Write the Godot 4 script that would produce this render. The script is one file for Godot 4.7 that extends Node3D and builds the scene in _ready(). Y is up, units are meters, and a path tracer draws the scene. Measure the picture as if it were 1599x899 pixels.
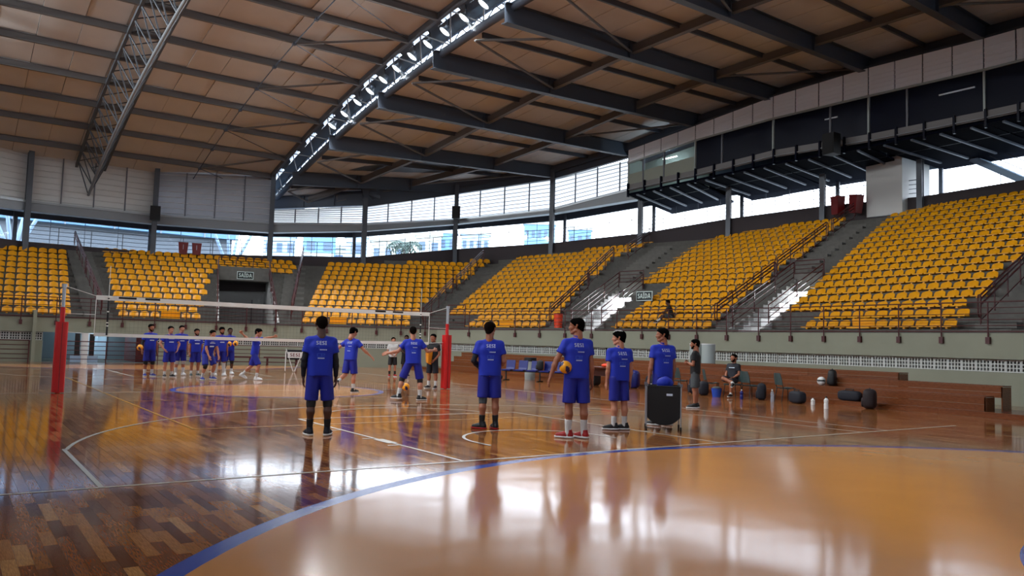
extends Node3D
# A sports arena during a volleyball practice. World: x runs along the basket line, -z into the hall, metres.

# ---------------------------------------------------------------- mesh builder
class MB:
	var v := PackedVector3Array()
	var n := PackedVector3Array()
	var c := PackedColorArray()
	var col := Color(1, 1, 1)
	func tri(a: Vector3, b: Vector3, d: Vector3, nn: Vector3) -> void:
		if (b - a).cross(d - a).dot(nn) > 0.0:
			v.append(a); v.append(d); v.append(b)
		else:
			v.append(a); v.append(b); v.append(d)
		for i in 3:
			n.append(nn); c.append(col)
	func tri3(a: Vector3, b: Vector3, d: Vector3, na: Vector3, nb: Vector3, nd: Vector3) -> void:
		if (b - a).cross(d - a).dot(na + nb + nd) > 0.0:
			v.append(a); v.append(d); v.append(b)
			n.append(na); n.append(nd); n.append(nb)
		else:
			v.append(a); v.append(b); v.append(d)
			n.append(na); n.append(nb); n.append(nd)
		for i in 3:
			c.append(col)
	func quad(a: Vector3, b: Vector3, d: Vector3, e: Vector3, nn := Vector3.ZERO) -> void:
		if nn == Vector3.ZERO:
			nn = (d - a).cross(e - b).normalized()
		tri(a, b, d, nn); tri(a, d, e, nn)
	func hexa(p: Array) -> void:   # eight corners: bottom ring 0-3, top ring 4-7
		var m := Vector3.ZERO
		for q in p: m += q
		m /= 8.0
		for f in [[0, 1, 2, 3], [4, 5, 6, 7], [0, 1, 5, 4], [1, 2, 6, 5], [2, 3, 7, 6], [3, 0, 4, 7]]:
			var a: Vector3 = p[f[0]]; var b: Vector3 = p[f[1]]; var d: Vector3 = p[f[2]]; var e: Vector3 = p[f[3]]
			var nn := (d - a).cross(e - b).normalized()
			if nn.dot((a + b + d + e) * 0.25 - m) < 0.0: nn = -nn
			quad(a, b, d, e, nn)
	func box(at: Vector3, s: Vector3, b := Basis()) -> void:
		var p := []
		for y in [-0.5, 0.5]:
			for q in [[-0.5, -0.5], [0.5, -0.5], [0.5, 0.5], [-0.5, 0.5]]:
				p.append(at + b * Vector3(q[0] * s.x, y * s.y, q[1] * s.z))
		hexa(p)
	func bar(a: Vector3, b: Vector3, w: float, h: float, up := Vector3.UP) -> void:
		var d := (b - a).normalized()
		var r := d.cross(up)
		if r.length() < 0.01: r = d.cross(Vector3.RIGHT)
		r = r.normalized()
		var u := r.cross(d).normalized()
		var p := []
		for q in [[a, -1], [a, 1], [b, 1], [b, -1]]:
			p.append(q[0] + r * w * 0.5 * q[1] - u * h * 0.5)
		for q in [[a, -1], [a, 1], [b, 1], [b, -1]]:
			p.append(q[0] + r * w * 0.5 * q[1] + u * h * 0.5)
		hexa(p)
	func tube(a: Vector3, b: Vector3, ra: float, rb := -1.0, seg := 8, caps := true) -> void:
		if rb < 0.0: rb = ra
		var d := (b - a).normalized()
		var r := d.cross(Vector3.UP)
		if r.length() < 0.05: r = d.cross(Vector3.RIGHT)
		r = r.normalized()
		var u := r.cross(d)
		for i in seg:
			var t0 := TAU * i / seg
			var t1 := TAU * (i + 1) / seg
			var n0 := r * cos(t0) + u * sin(t0)
			var n1 := r * cos(t1) + u * sin(t1)
			tri3(a + n0 * ra, a + n1 * ra, b + n1 * rb, n0, n1, n1)
			tri3(a + n0 * ra, b + n1 * rb, b + n0 * rb, n0, n1, n0)
			if caps:
				tri(a, a + n0 * ra, a + n1 * ra, -d)
				tri(b, b + n0 * rb, b + n1 * rb, d)
	func path(pts: Array, r: float, seg := 8) -> void:
		for i in pts.size() - 1:
			tube(pts[i], pts[i + 1], r, r, seg, i == 0 or i == pts.size() - 2)
	func lathe(at: Vector3, prof: Array, seg := 20, b := Basis()) -> void:   # prof: [radius, height]
		for k in prof.size() - 1:
			var r0: float = prof[k][0]; var y0: float = prof[k][1]
			var r1: float = prof[k + 1][0]; var y1: float = prof[k + 1][1]
			var s := Vector2(y1 - y0, r0 - r1).normalized()
			for i in seg:
				var t0 := TAU * i / seg
				var t1 := TAU * (i + 1) / seg
				var d0 := Vector3(cos(t0), 0, sin(t0))
				var d1 := Vector3(cos(t1), 0, sin(t1))
				var n0 := b * (d0 * s.x + Vector3.UP * s.y)
				var n1 := b * (d1 * s.x + Vector3.UP * s.y)
				var p00 := at + b * (d0 * r0 + Vector3.UP * y0); var p10 := at + b * (d1 * r0 + Vector3.UP * y0)
				var p01 := at + b * (d0 * r1 + Vector3.UP * y1); var p11 := at + b * (d1 * r1 + Vector3.UP * y1)
				if r0 > 0.0001: tri3(p00, p10, p11, n0, n1, n1)
				if r1 > 0.0001: tri3(p00, p11, p01, n0, n1, n0)
	func soft_box(at: Vector3, r: Vector3, e := 0.45, seg := 20, rings := 12) -> void:   # superellipsoid: a box with soft edges
		var S := func(x: float) -> float: return signf(x) * pow(absf(x), e)
		var P := func(a: float, t: float) -> Vector3: return Vector3(S.call(cos(a)) * S.call(cos(t)), S.call(sin(a)), S.call(cos(a)) * S.call(sin(t)))
		var N := func(a: float, t: float) -> Vector3:
			var g := 2.0 - e
			return (Vector3(signf(cos(a) * cos(t)) * pow(absf(cos(a) * cos(t)), g), signf(sin(a)) * pow(absf(sin(a)), g), signf(cos(a) * sin(t)) * pow(absf(cos(a) * sin(t)), g)) / r).normalized()
		for j in rings:
			var a0 := PI * j / rings - PI / 2
			var a1 := PI * (j + 1) / rings - PI / 2
			for i in seg:
				var t0 := TAU * i / seg
				var t1 := TAU * (i + 1) / seg
				tri3(at + P.call(a0, t0) * r, at + P.call(a0, t1) * r, at + P.call(a1, t1) * r, N.call(a0, t0), N.call(a0, t1), N.call(a1, t1))
				tri3(at + P.call(a0, t0) * r, at + P.call(a1, t1) * r, at + P.call(a1, t0) * r, N.call(a0, t0), N.call(a1, t1), N.call(a1, t0))
	func ball(at: Vector3, r: Vector3, seg := 16, rings := 10) -> void:
		for j in rings:
			var a0 := PI * j / rings - PI / 2
			var a1 := PI * (j + 1) / rings - PI / 2
			for i in seg:
				var t0 := TAU * i / seg
				var t1 := TAU * (i + 1) / seg
				var q := []
				for w in [[a0, t0], [a0, t1], [a1, t1], [a1, t0]]:
					q.append(Vector3(cos(w[0]) * cos(w[1]), sin(w[0]), cos(w[0]) * sin(w[1])))
				var m := []
				for w in q: m.append((w / r).normalized())
				tri3(at + q[0] * r, at + q[1] * r, at + q[2] * r, m[0], m[1], m[2])
				tri3(at + q[0] * r, at + q[2] * r, at + q[3] * r, m[0], m[2], m[3])
	func prism(poly: PackedVector2Array, xf: Transform3D, depth: float) -> void:   # polygon in xf's xy plane, extruded along +z
		var idx := Geometry2D.triangulate_polygon(poly)
		var zn := xf.basis.z.normalized()
		for i in range(0, idx.size(), 3):
			var a := poly[idx[i]]; var b := poly[idx[i + 1]]; var d := poly[idx[i + 2]]
			tri(xf * Vector3(a.x, a.y, 0), xf * Vector3(b.x, b.y, 0), xf * Vector3(d.x, d.y, 0), -zn)
			tri(xf * Vector3(a.x, a.y, depth), xf * Vector3(b.x, b.y, depth), xf * Vector3(d.x, d.y, depth), zn)
		var cw := Geometry2D.is_polygon_clockwise(poly)
		for i in poly.size():
			var a := poly[i]; var b := poly[(i + 1) % poly.size()]
			var e := (b - a).normalized()
			var o := Vector2(-e.y, e.x) if cw else Vector2(e.y, -e.x)
			quad(xf * Vector3(a.x, a.y, 0), xf * Vector3(b.x, b.y, 0), xf * Vector3(b.x, b.y, depth), xf * Vector3(a.x, a.y, depth), (xf.basis * Vector3(o.x, o.y, 0)).normalized())
	func mesh() -> ArrayMesh:
		var m := ArrayMesh.new()
		if v.is_empty(): return m
		var a := []
		a.resize(Mesh.ARRAY_MAX)
		a[Mesh.ARRAY_VERTEX] = v
		a[Mesh.ARRAY_NORMAL] = n
		a[Mesh.ARRAY_COLOR] = c
		m.add_surface_from_arrays(Mesh.PRIMITIVE_TRIANGLES, a)
		return m

# ---------------------------------------------------------------- naming
var used := {}
var M := {}
var rng := RandomNumberGenerator.new()

func numbered(called: String) -> String:
	if not used.has(called):
		used[called] = 0
		return called
	used[called] += 1
	return "%s_%03d" % [called, used[called]]

func put(called: String, what, mat: Material, parent: Node3D = null) -> MeshInstance3D:
	var o := MeshInstance3D.new()
	o.mesh = what.mesh() if what is MB else what
	o.material_override = mat
	if parent == null:
		o.name = numbered(called)
		add_child(o)
	else:
		o.name = called
		var k := 1
		var key := "%d/%s" % [parent.get_instance_id(), called]
		if used.has(key):
			used[key] += 1
			o.name = "%s_%03d" % [called, used[key]]
		else:
			used[key] = 0
		parent.add_child(o, true)
	return o

func tag(o: Node, label: String, category: String, group := "") -> void:
	o.set_meta("label", label)
	o.set_meta("category", category)
	if group != "": o.set_meta("group", group)

func thing(called: String, label: String, category: String, at := Vector3.ZERO, turn := 0.0, group := "") -> Node3D:
	var o := Node3D.new()
	o.name = numbered(called)
	add_child(o)
	o.position = at
	o.rotation.y = turn
	tag(o, label, category, group)
	return o

func struct(called: String, at := Vector3.ZERO) -> Node3D:
	var o := Node3D.new()
	o.name = numbered(called)
	add_child(o)
	o.position = at
	o.set_meta("kind", "structure")
	return o

func mat(c: Color, rough := 0.6, metal := 0.0, spec := 0.5) -> StandardMaterial3D:
	var m := StandardMaterial3D.new()
	m.albedo_color = c
	m.roughness = rough
	m.metallic = metal
	m.metallic_specular = spec
	m.vertex_color_use_as_albedo = true
	return m

func noise_tex(freq: float, lo: Color, hi: Color, size := 512, sd := 1, oct := 4, normal := false, bump := 2.0) -> NoiseTexture2D:
	var f := FastNoiseLite.new()
	f.seed = sd
	f.frequency = freq
	f.fractal_octaves = oct
	var t := NoiseTexture2D.new()
	t.width = size; t.height = size
	t.seamless = true
	t.noise = f
	if normal:
		t.as_normal_map = true
		t.bump_strength = bump
	else:
		var g := Gradient.new()
		g.set_color(0, lo); g.set_color(1, hi)
		t.color_ramp = g
	return t

func tri_tex(m: StandardMaterial3D, t: Texture2D, sc: Vector3) -> StandardMaterial3D:
	m.albedo_texture = t
	m.uv1_triplanar = true
	m.uv1_world_triplanar = true
	m.uv1_scale = sc
	return m

func materials() -> void:
	var grey := func(a: float): return Color(a, a, a)
	var mottled := noise_tex(0.012, grey.call(0.86), grey.call(1.0), 512, 3)
	var faint := noise_tex(0.006, grey.call(0.95), grey.call(1.0), 512, 4)
	var grain := noise_tex(0.02, grey.call(0.72), grey.call(1.0), 512, 5)
	M.wood = tri_tex(mat(Color(1, 1, 1), 0.085), grain, Vector3(9, 1, 0.7))
	M.wood.normal_enabled = true
	M.wood.normal_texture = noise_tex(0.006, Color.BLACK, Color.WHITE, 512, 9, 3, true, 3.0)
	M.wood.normal_scale = 0.05
	M.wood_base = mat(Color(0.12, 0.06, 0.035), 0.3)
	M.disc = tri_tex(mat(Color(0.87, 0.60, 0.36), 0.12), faint, Vector3(0.15, 0.15, 0.15))
	M.disc.normal_enabled = true
	M.disc.normal_texture = M.wood.normal_texture
	M.disc.normal_scale = 0.08
	M.line = mat(Color(0.86, 0.86, 0.82), 0.2)
	M.line_yellow = mat(Color(0.80, 0.60, 0.26), 0.2)
	M.line_blue = mat(Color(0.07, 0.27, 0.66), 0.2)
	M.bleacher = tri_tex(mat(Color(0.52, 0.29, 0.155), 0.25), grain, Vector3(0.6, 6, 0.6))
	M.concrete = tri_tex(mat(Color(0.43, 0.42, 0.40), 0.85), mottled, Vector3(0.4, 0.4, 0.4))
	M.step = tri_tex(mat(Color(0.38, 0.37, 0.35), 0.85), mottled, Vector3(0.6, 0.6, 0.6))
	M.kerb = mat(Color(0.23, 0.20, 0.21), 0.8)
	M.parapet = tri_tex(mat(Color(0.55, 0.555, 0.48), 0.7), faint, Vector3(0.2, 0.2, 0.2))
	M.block = mat(Color(0.74, 0.75, 0.73), 0.7)
	M.dark = mat(Color(0.03, 0.03, 0.035), 0.6)
	M.red_rail = mat(Color(0.27, 0.045, 0.05), 0.4)
	M.red_pad = mat(Color(0.78, 0.05, 0.04), 0.45)
	M.steel = mat(Color(0.33, 0.35, 0.38), 0.5, 0.2)
	M.steel_light = mat(Color(0.52, 0.54, 0.56), 0.45, 0.2)
	M.rafter = mat(Color(0.28, 0.31, 0.36), 0.5, 0.1)
	M.purlin = mat(Color(0.42, 0.41, 0.41), 0.55, 0.1)
	M.roof = tri_tex(mat(Color(0.83, 0.82, 0.81), 0.8), faint, Vector3(0.12, 0.12, 0.12))
	M.plate = mat(Color(0.35, 0.42, 0.48), 0.5, 0.2)
	M.white_panel = mat(Color(0.80, 0.80, 0.79), 0.6)
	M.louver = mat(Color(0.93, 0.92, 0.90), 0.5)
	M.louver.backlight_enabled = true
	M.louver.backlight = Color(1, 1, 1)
	M.slat = mat(Color(0.40, 0.41, 0.44), 0.5)
	M.glow_panel = mat(Color(0.92, 0.95, 0.98), 0.5)
	M.glow_panel.backlight_enabled = true
	M.glow_panel.backlight = Color(1, 1, 1)
	M.glass = mat(Color(0.85, 0.93, 0.97, 0.08), 0.03)
	M.glass.transparency = BaseMaterial3D.TRANSPARENCY_ALPHA
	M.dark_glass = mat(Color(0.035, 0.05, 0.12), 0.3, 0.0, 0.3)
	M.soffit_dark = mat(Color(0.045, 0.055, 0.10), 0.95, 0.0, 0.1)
	M.fascia = mat(Color(0.93, 0.94, 0.96), 0.6)
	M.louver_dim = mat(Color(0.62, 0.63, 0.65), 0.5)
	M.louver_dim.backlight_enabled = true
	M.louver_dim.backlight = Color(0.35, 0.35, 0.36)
	M.booth = mat(Color(0.52, 0.54, 0.49), 0.6)
	M.seat = mat(Color(0.93, 0.64, 0.05), 0.38)
	M.seat.vertex_color_use_as_albedo = true
	M.black = mat(Color(0.025, 0.025, 0.03), 0.55)
	M.white = mat(Color(0.86, 0.86, 0.85), 0.55)
	M.net_white = mat(Color(0.95, 0.95, 0.92), 0.7)
	M.cord = mat(Color(0.05, 0.05, 0.05), 0.7)
	M.galv = mat(Color(0.66, 0.68, 0.70), 0.35, 0.5)
	M.lamp = mat(Color(0.95, 0.97, 1.0), 0.4)
	M.lamp.emission_enabled = true
	M.lamp.emission = Color(0.93, 0.98, 1.0)
	M.lamp.emission_energy_multiplier = 6.0
	M.sign_green = mat(Color(0.03, 0.10, 0.09), 0.4)
	M.sign_white = mat(Color(0.80, 0.86, 0.84), 0.4)
	M.orange = mat(Color(0.90, 0.24, 0.05), 0.4)
	M.bin_red = mat(Color(0.42, 0.03, 0.04), 0.4)
	M.jersey = mat(Color(0.035, 0.15, 0.66), 0.7)
	M.shorts = mat(Color(0.028, 0.085, 0.54), 0.62)
	M.navy = mat(Color(0.03, 0.04, 0.10), 0.75)
	M.charcoal = mat(Color(0.05, 0.055, 0.065), 0.75)
	M.grey_cloth = mat(Color(0.27, 0.29, 0.30), 0.8)
	M.white_cloth = mat(Color(0.78, 0.78, 0.77), 0.8)
	M.yellow_cloth = mat(Color(0.88, 0.55, 0.05), 0.75)
	M.red_shoe = mat(Color(0.60, 0.05, 0.05), 0.6)
	M.blue_shoe = mat(Color(0.06, 0.14, 0.50), 0.6)
	M.skin_light = mat(Color(0.72, 0.48, 0.37), 0.55)
	M.skin_tan = mat(Color(0.60, 0.37, 0.26), 0.55)
	M.skin_dark = mat(Color(0.31, 0.18, 0.12), 0.5)
	M.hair = mat(Color(0.022, 0.018, 0.016), 0.95, 0.0, 0.15)
	M.hair_brown = mat(Color(0.07, 0.045, 0.032), 0.95, 0.0, 0.15)
	M.eye = mat(Color(0.85, 0.84, 0.82), 0.2)
	M.lip = mat(Color(0.45, 0.20, 0.17), 0.5)
	M.print = mat(Color(0.80, 0.84, 0.90), 0.6)
	M.print_blue = mat(Color(0.20, 0.38, 0.80), 0.6)
	M.ball_yellow = mat(Color(0.93, 0.62, 0.06), 0.45)
	M.ball_blue = mat(Color(0.04, 0.07, 0.30), 0.45)
	M.chair_green = mat(Color(0.20, 0.27, 0.27), 0.4)
	M.chair_blue = mat(Color(0.03, 0.09, 0.42), 0.4)
	M.table_wood = mat(Color(0.35, 0.15, 0.07), 0.4)
	M.pvc = mat(Color(0.60, 0.63, 0.62), 0.5)
	M.ground = mat(Color(0.55, 0.55, 0.53), 0.9)
	M.outer_wall = mat(Color(0.42, 0.44, 0.46), 0.8)
	M.build_a = mat(Color(0.58, 0.67, 0.76), 0.8)
	M.build_b = mat(Color(0.72, 0.73, 0.70), 0.8)
	M.build_c = mat(Color(0.40, 0.55, 0.68), 0.8)
	M.build_win = mat(Color(0.22, 0.33, 0.44), 0.2)
	M.palm = mat(Color(0.20, 0.27, 0.22), 0.7)
	M.trunk = mat(Color(0.33, 0.28, 0.23), 0.8)
	M.water = mat(Color(0.80, 0.88, 0.95, 0.25), 0.1)
	M.water.transparency = BaseMaterial3D.TRANSPARENCY_ALPHA

const FLOOD := 15.0

func _ready() -> void:
	# camera, sky and exposure first
	var cam := Camera3D.new()
	cam.name = "camera"
	cam.fov = rad_to_deg(2.0 * atan(449.5 / 1245.76))
	cam.near = 0.1
	cam.far = 900.0
	add_child(cam)
	cam.transform = Transform3D(Basis(Vector3.UP, -0.61608) * Basis(Vector3.RIGHT, 0.07019) * Basis(Vector3.BACK, 0.0283), Vector3(-7.943, 1.504, 8.708))
	cam.current = true
	var sky := ProceduralSkyMaterial.new()
	sky.sky_top_color = Color(0.76, 0.84, 0.94)
	sky.sky_horizon_color = Color(0.96, 0.98, 1.0)
	sky.sky_curve = 0.18
	sky.ground_bottom_color = Color(0.45, 0.45, 0.44)
	sky.ground_horizon_color = Color(0.75, 0.78, 0.82)
	sky.sky_energy_multiplier = 2.6
	sky.ground_energy_multiplier = 1.5
	var env := Environment.new()
	env.background_mode = Environment.BG_SKY
	env.sky = Sky.new()
	env.sky.sky_material = sky
	env.tonemap_mode = Environment.TONE_MAPPER_LINEAR
	env.tonemap_exposure = 1.15
	env.sdfgi_enabled = true
	env.ssao_enabled = true
	env.ssil_enabled = true
	var we := WorldEnvironment.new()
	we.name = "surroundings"
	we.environment = env
	add_child(we)
	materials()
	# the setting
	build_floor()
	build_stands()
	build_facade()
	build_roof()
	build_trusses()
	build_cabins()
	build_exits()
	build_outside()
	# things
	build_lights()
	build_bleachers()
	build_far_side()
	build_net()
	build_rails()
	build_seats()
	build_court_things()
	speaker(rp(0, -1.2, 9.05), -0.3, "black loudspeaker on the facade column left of the lit truss")
	speaker(rp(3, -1.2, 10.9), -0.7, "black loudspeaker on the corner facade column right of the palm tree")
	build_people()

# ---------------------------------------------------------------- the bowl in plan
const RUN := 0.86
const SEAT_TOP := 0.37     # top of a seat above its step
# corners of the parapet's front edge, and per corner the height of the first row's seat tops and the rise per row
const V := [Vector2(-16, -37), Vector2(-1.3, -36.1), Vector2(7.4, -33.9), Vector2(14.6, -30.3), Vector2(18.5, -20.6), Vector2(19.8, -11.7), Vector2(19.6, -1.2), Vector2(18, 8)]
const VH := [[2.66, 0.372], [2.68, 0.372], [2.68, 0.366], [2.71, 0.370], [2.79, 0.385], [2.80, 0.396], [2.82, 0.405], [2.82, 0.405]]
const ROWS := [12, 12, 14, 17, 18, 19, 19]
const SECTION := ["leftmost seat block", "seat block left of the far exit", "seat block in the far corner", "middle right seat block", "seat block beside the lit exit", "nearest right seat block", "last seat block"]
const ORD := ["first", "second", "third", "fourth", "fifth", "sixth", "seventh", "eighth", "ninth", "tenth", "eleventh", "twelfth", "thirteenth", "fourteenth", "fifteenth", "sixteenth", "seventeenth", "eighteenth", "nineteenth"]
# facade columns: x, z, sill, glass top, ledge bottom, ledge top, louvre top
var fac := [
	[2.57, -46.07, 6.7, 8.1, 8.5, 9.1, 11.93], [9.56, -44.31, 6.95, 8.2, 8.5, 9.15, 12.3], [15.33, -42.29, 7.2, 8.5, 9.0, 9.5, 10.81],
	[22.4, -41.6, 8.35, 9.75, 10.2, 10.55, 12.6], [27.07, -35.83, 8.75, 10.36, 10.87, 11.17, 13.49], [30.14, -30.03, 9.2, 11.1, 11.56, 12.4, 14.5],
	[32.95, -24.88, 9.95, 11.5, 11.8, 12.6, 15.6], [34.8, -19.32, 10.3, 11.7, 12.0, 12.9, 16.3], [36.2, -14.1, 10.35, 11.9, 12.2, 13.0, 16.7], [36.2, -8.5, 10.5, 11.9, 12.2, 13.0, 16.7]]

func seg_dir(s: int) -> Vector2: return (V[s + 1] - V[s]).normalized()
func seg_out(s: int) -> Vector2:
	var t := seg_dir(s)
	return Vector2(-t.y, t.x) * -1.0 if Vector2(-t.y, t.x).dot((V[s] + V[s + 1]) * 0.5 - Vector2(0, -14)) < 0.0 else Vector2(-t.y, t.x)
func seg_len(s: int) -> float: return V[s].distance_to(V[s + 1])
func seat_h(s: int, t: float, row: float) -> float:
	var f := t / seg_len(s)
	return lerpf(VH[s][0], VH[s + 1][0], f) + row * lerpf(VH[s][1], VH[s + 1][1], f)
func at(s: int, t: float, off: float, y: float) -> Vector3:
	var p: Vector2 = V[s] + seg_dir(s) * t + seg_out(s) * off
	return Vector3(p.x, y, p.y)
func tread(s: int, t: float, row: int) -> float: return seat_h(s, t, row) - SEAT_TOP
func corner(i: int, off: float) -> Vector2:   # corner i of the parapet line pushed outwards
	if i == 0: return V[0] + seg_out(0) * off
	if i == V.size() - 1: return V[i] + seg_out(i - 1) * off
	var a := seg_out(i - 1); var b := seg_out(i)
	var m := (a + b).normalized()
	return V[i] + m * (off / m.dot(a))
func lim(a: float, b: float, r0: float, r1: float, r: float) -> float: return lerpf(a, b, (r - r0) / (r1 - r0))
func seat_range(s: int, r: int) -> Vector2:   # where the seats of a row begin and end along its section
	match s:
		0: return Vector2(0.2, lim(13.6, 13.32, 0, 11, r))
		1: return Vector2(lim(0.46, -1.51, 0, 11, r), lim(4.63, 5.06, 0, 8, r) if r < 9 else 10.1)
		2:
			var right := lim(6.77, 7.34, 0, 3, r) if r <= 3 else lim(7.34, 12.05, 3, 12, r)
			return Vector2(lim(0.56, 1.11, 0, 11, r) if r < 12 else (6.4 if r == 12 else 10.9), right)
		3:
			var left := 1.75 if r < 2 else lim(-0.86, -2.95, 2, 14, r)
			if r == 15: left = 2.1
			if r == 16: left = 5.0
			return Vector2(left, lim(6.83, 5.6, 0, 12, r) if r < 12 else lim(5.6, 7.3, 12, 16, r))
		4: return Vector2(lim(0.14, -0.33, 0, 6, r) if r < 7 else lim(-3.25, -3.7, 7, 16, r), lim(5.69, 5.46, 0, 17, r))
		5: return Vector2(1.0 if r < 2 else lim(-1.01, -3.98, 2, 17, r), lim(7.23, 6.58, 0, 4, r) if r < 4 else 6.58)
	return Vector2(1, 0)

# roof curves along z
func vault_y(z: float) -> float: return 16.6 - 0.0045 * (z + 13.8) * (z + 13.8)
func chord_y(z: float) -> float: return 15.4 - 0.0042 * (z + 13.8) * (z + 13.8)

# ---------------------------------------------------------------- floor
func build_floor() -> void:
	var fl := struct("floor")
	var b := MB.new()
	b.box(Vector3(-1, -0.155, -13), Vector3(62, 0.3, 64))
	put("screed", b, M.wood_base, fl)
	rng.seed = 11
	var lens := [0.45, 0.6, 0.75]
	var shades := [Color(0.46, 0.165, 0.05), Color(0.33, 0.105, 0.035), Color(0.60, 0.245, 0.075), Color(0.40, 0.14, 0.05), Color(0.20, 0.06, 0.024), Color(0.72, 0.34, 0.115), Color(0.54, 0.205, 0.06), Color(0.28, 0.10, 0.045)]
	var weight := [0, 0, 0, 1, 1, 2, 2, 2, 3, 3, 4, 4, 5, 6, 6, 6, 7, 7]
	var near := []
	var all := []
	var w := 0.092
	var cols := int(42.0 / w)
	for i in cols:
		var x := -22.0 + w * (i + 0.5)
		var z := 9.5 - rng.randf() * 0.7
		while z > -37.0:
			var k := rng.randi_range(0, 2)
			var sh: int = weight[rng.randi_range(0, weight.size() - 1)]
			var zc: float = z - lens[k] * 0.5
			# planks that the photograph shows large: left foreground, outside the painted disc
			var far := Vector2(x + 7.94, zc - 8.71).length()
			var left := (x + 7.94) * cos(0.616) + (zc - 8.71) * sin(0.616)
			var ahead := (x + 7.94) * sin(0.616) - (zc - 8.71) * cos(0.616)
			var seen := ahead > 4.6 and absf(left) < ahead * 0.66 and Vector2(x, zc - 8.63).length() > 8.75
			if seen and far < 7.6: near.append([far, x, zc, k, sh])
			else: all.append([x, zc, k, sh])
			z -= lens[k] + 0.002
	near.sort_custom(func(p, q): return p[0] < q[0])
	for i in range(300, near.size()): all.append([near[i][1], near[i][2], near[i][3], near[i][4]])
	var meshes := []
	for k in 3:
		for sh in shades.size():
			var q := MB.new()
			q.col = shades[sh]
			var l: float = lens[k] * 0.5 - 0.001
			var hw := w * 0.5 - 0.001
			q.quad(Vector3(-hw, 0, -l), Vector3(hw, 0, -l), Vector3(hw, 0, l), Vector3(-hw, 0, l), Vector3.UP)
			q.quad(Vector3(-hw, 0, l), Vector3(hw, 0, l), Vector3(hw, -0.005, l), Vector3(-hw, -0.005, l), Vector3.BACK)
			q.quad(Vector3(-hw, 0, -l), Vector3(hw, 0, -l), Vector3(hw, -0.005, -l), Vector3(-hw, -0.005, -l), Vector3.FORWARD)
			q.quad(Vector3(hw, 0, -l), Vector3(hw, 0, l), Vector3(hw, -0.005, l), Vector3(hw, -0.005, -l), Vector3.RIGHT)
			q.quad(Vector3(-hw, 0, -l), Vector3(-hw, 0, l), Vector3(-hw, -0.005, l), Vector3(-hw, -0.005, -l), Vector3.LEFT)
			meshes.append(q.mesh())
	for i in mini(300, near.size()):
		var o := put("plank", meshes[near[i][3] * shades.size() + near[i][4]], M.wood, fl)
		o.position = Vector3(near[i][1], 0, near[i][2])
	var rest := MB.new()
	for p in all:
		rest.col = shades[p[3]]
		var l: float = lens[p[2]] * 0.5 - 0.001
		var hw := w * 0.5 - 0.001
		var x: float = p[0]; var z: float = p[1]
		rest.quad(Vector3(x - hw, 0, z - l), Vector3(x + hw, 0, z - l), Vector3(x + hw, 0, z + l), Vector3(x - hw, 0, z + l), Vector3.UP)
	put("plank_field", rest, M.wood, fl).set_meta("kind", "stuff")
	# painted discs, their blue rims and the court lines, each a thin coat of paint
	for d in [[Vector2(0, 8.63), 8.62, 0.17, 0.0], [Vector2(0, -13.83), 2.92, 0.15, 0.0], [Vector2(0, -36.3), 8.7, 0.17, -32.9]]:
		var m := MB.new()
		ring(m, d[0], 0.0, d[1] - d[2], 0.0022, d[3])
		put("painted_disc", m, M.disc, fl)
		m = MB.new()
		ring(m, d[0], d[1] - d[2], d[1], 0.0026, d[3])
		put("disc_rim", m, M.line_blue, fl)
	var ib := MB.new()
	ring(ib, Vector2(0, 8.63), 2.85, 2.95, 0.0030, 0.0)
	put("inner_ring", ib, M.line_blue, fl)
	var Y := 0.0034
	for z0 in [[0.0, 1.0], [-27.63, -1.0]]:     # both basket ends
		var zz: float = z0[0]; var g: float = -z0[1]
		var L := []
		L.append([Vector2(-10.6, zz), Vector2(10.2, zz)] if g < 0 else [Vector2(-7.5, zz), Vector2(7.5, zz)])
		for s in [-1, 1]:
			L.append([Vector2(s * 2.45, zz), Vector2(s * 2.45, zz + g * 5.8)])
			L.append([Vector2(s * 6.6, zz), Vector2(s * 6.6, zz + g * 2.99)])
			L.append([Vector2(s * 1.25, zz + g * 1.2), Vector2(s * 1.25, zz + g * 1.575)])
			for q in [1.75, 2.6, 3.85]:
				L.append([Vector2(s * 2.45, zz + g * q), Vector2(s * 2.62, zz + g * q)])
		L.append([Vector2(-2.45, zz + g * 5.8), Vector2(2.45, zz + g * 5.8)])
		for p in L: line(fl, p[0], p[1], 0.05, Y, M.line)
		var m := MB.new()
		line_mesh(m, Vector2(-2.45, zz + g * 2.05), Vector2(-2.45, zz + g * 2.4), 0.16, Y + 0.0003)
		put("court_line", m, M.line, fl)
		arc(fl, Vector2(0, zz + g * 1.575), 6.72, 0.205, PI - 0.205, g, 0.05, Y, M.line)
		arc(fl, Vector2(0, zz + g * 1.575), 1.25, 0.0, PI, g, 0.05, Y, M.line)
		arc(fl, Vector2(0, zz + g * 5.8), 1.8, 0.0, PI, g, 0.05, Y, M.line)
	for s in [-1, 1]:
		line(fl, Vector2(s * 7.5, 0), Vector2(s * 7.5, -27.63), 0.05, Y, M.line)
		line(fl, Vector2(s * 4.58, -4.74), Vector2(s * 4.58, -22.74), 0.05, Y + 0.0006, M.line_yellow)
		line(fl, Vector2(-4.58, -13.74 + s * 9.0), Vector2(4.45, -13.74 + s * 9.0), 0.05, Y + 0.0006, M.line_yellow)
		line(fl, Vector2(-4.58, -13.74 + s * 3.0), Vector2(4.45, -13.74 + s * 3.0), 0.05, Y + 0.0006, M.line_yellow)
	line(fl, Vector2(-7.5, -13.74), Vector2(7.5, -13.74), 0.05, Y, M.line)

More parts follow.
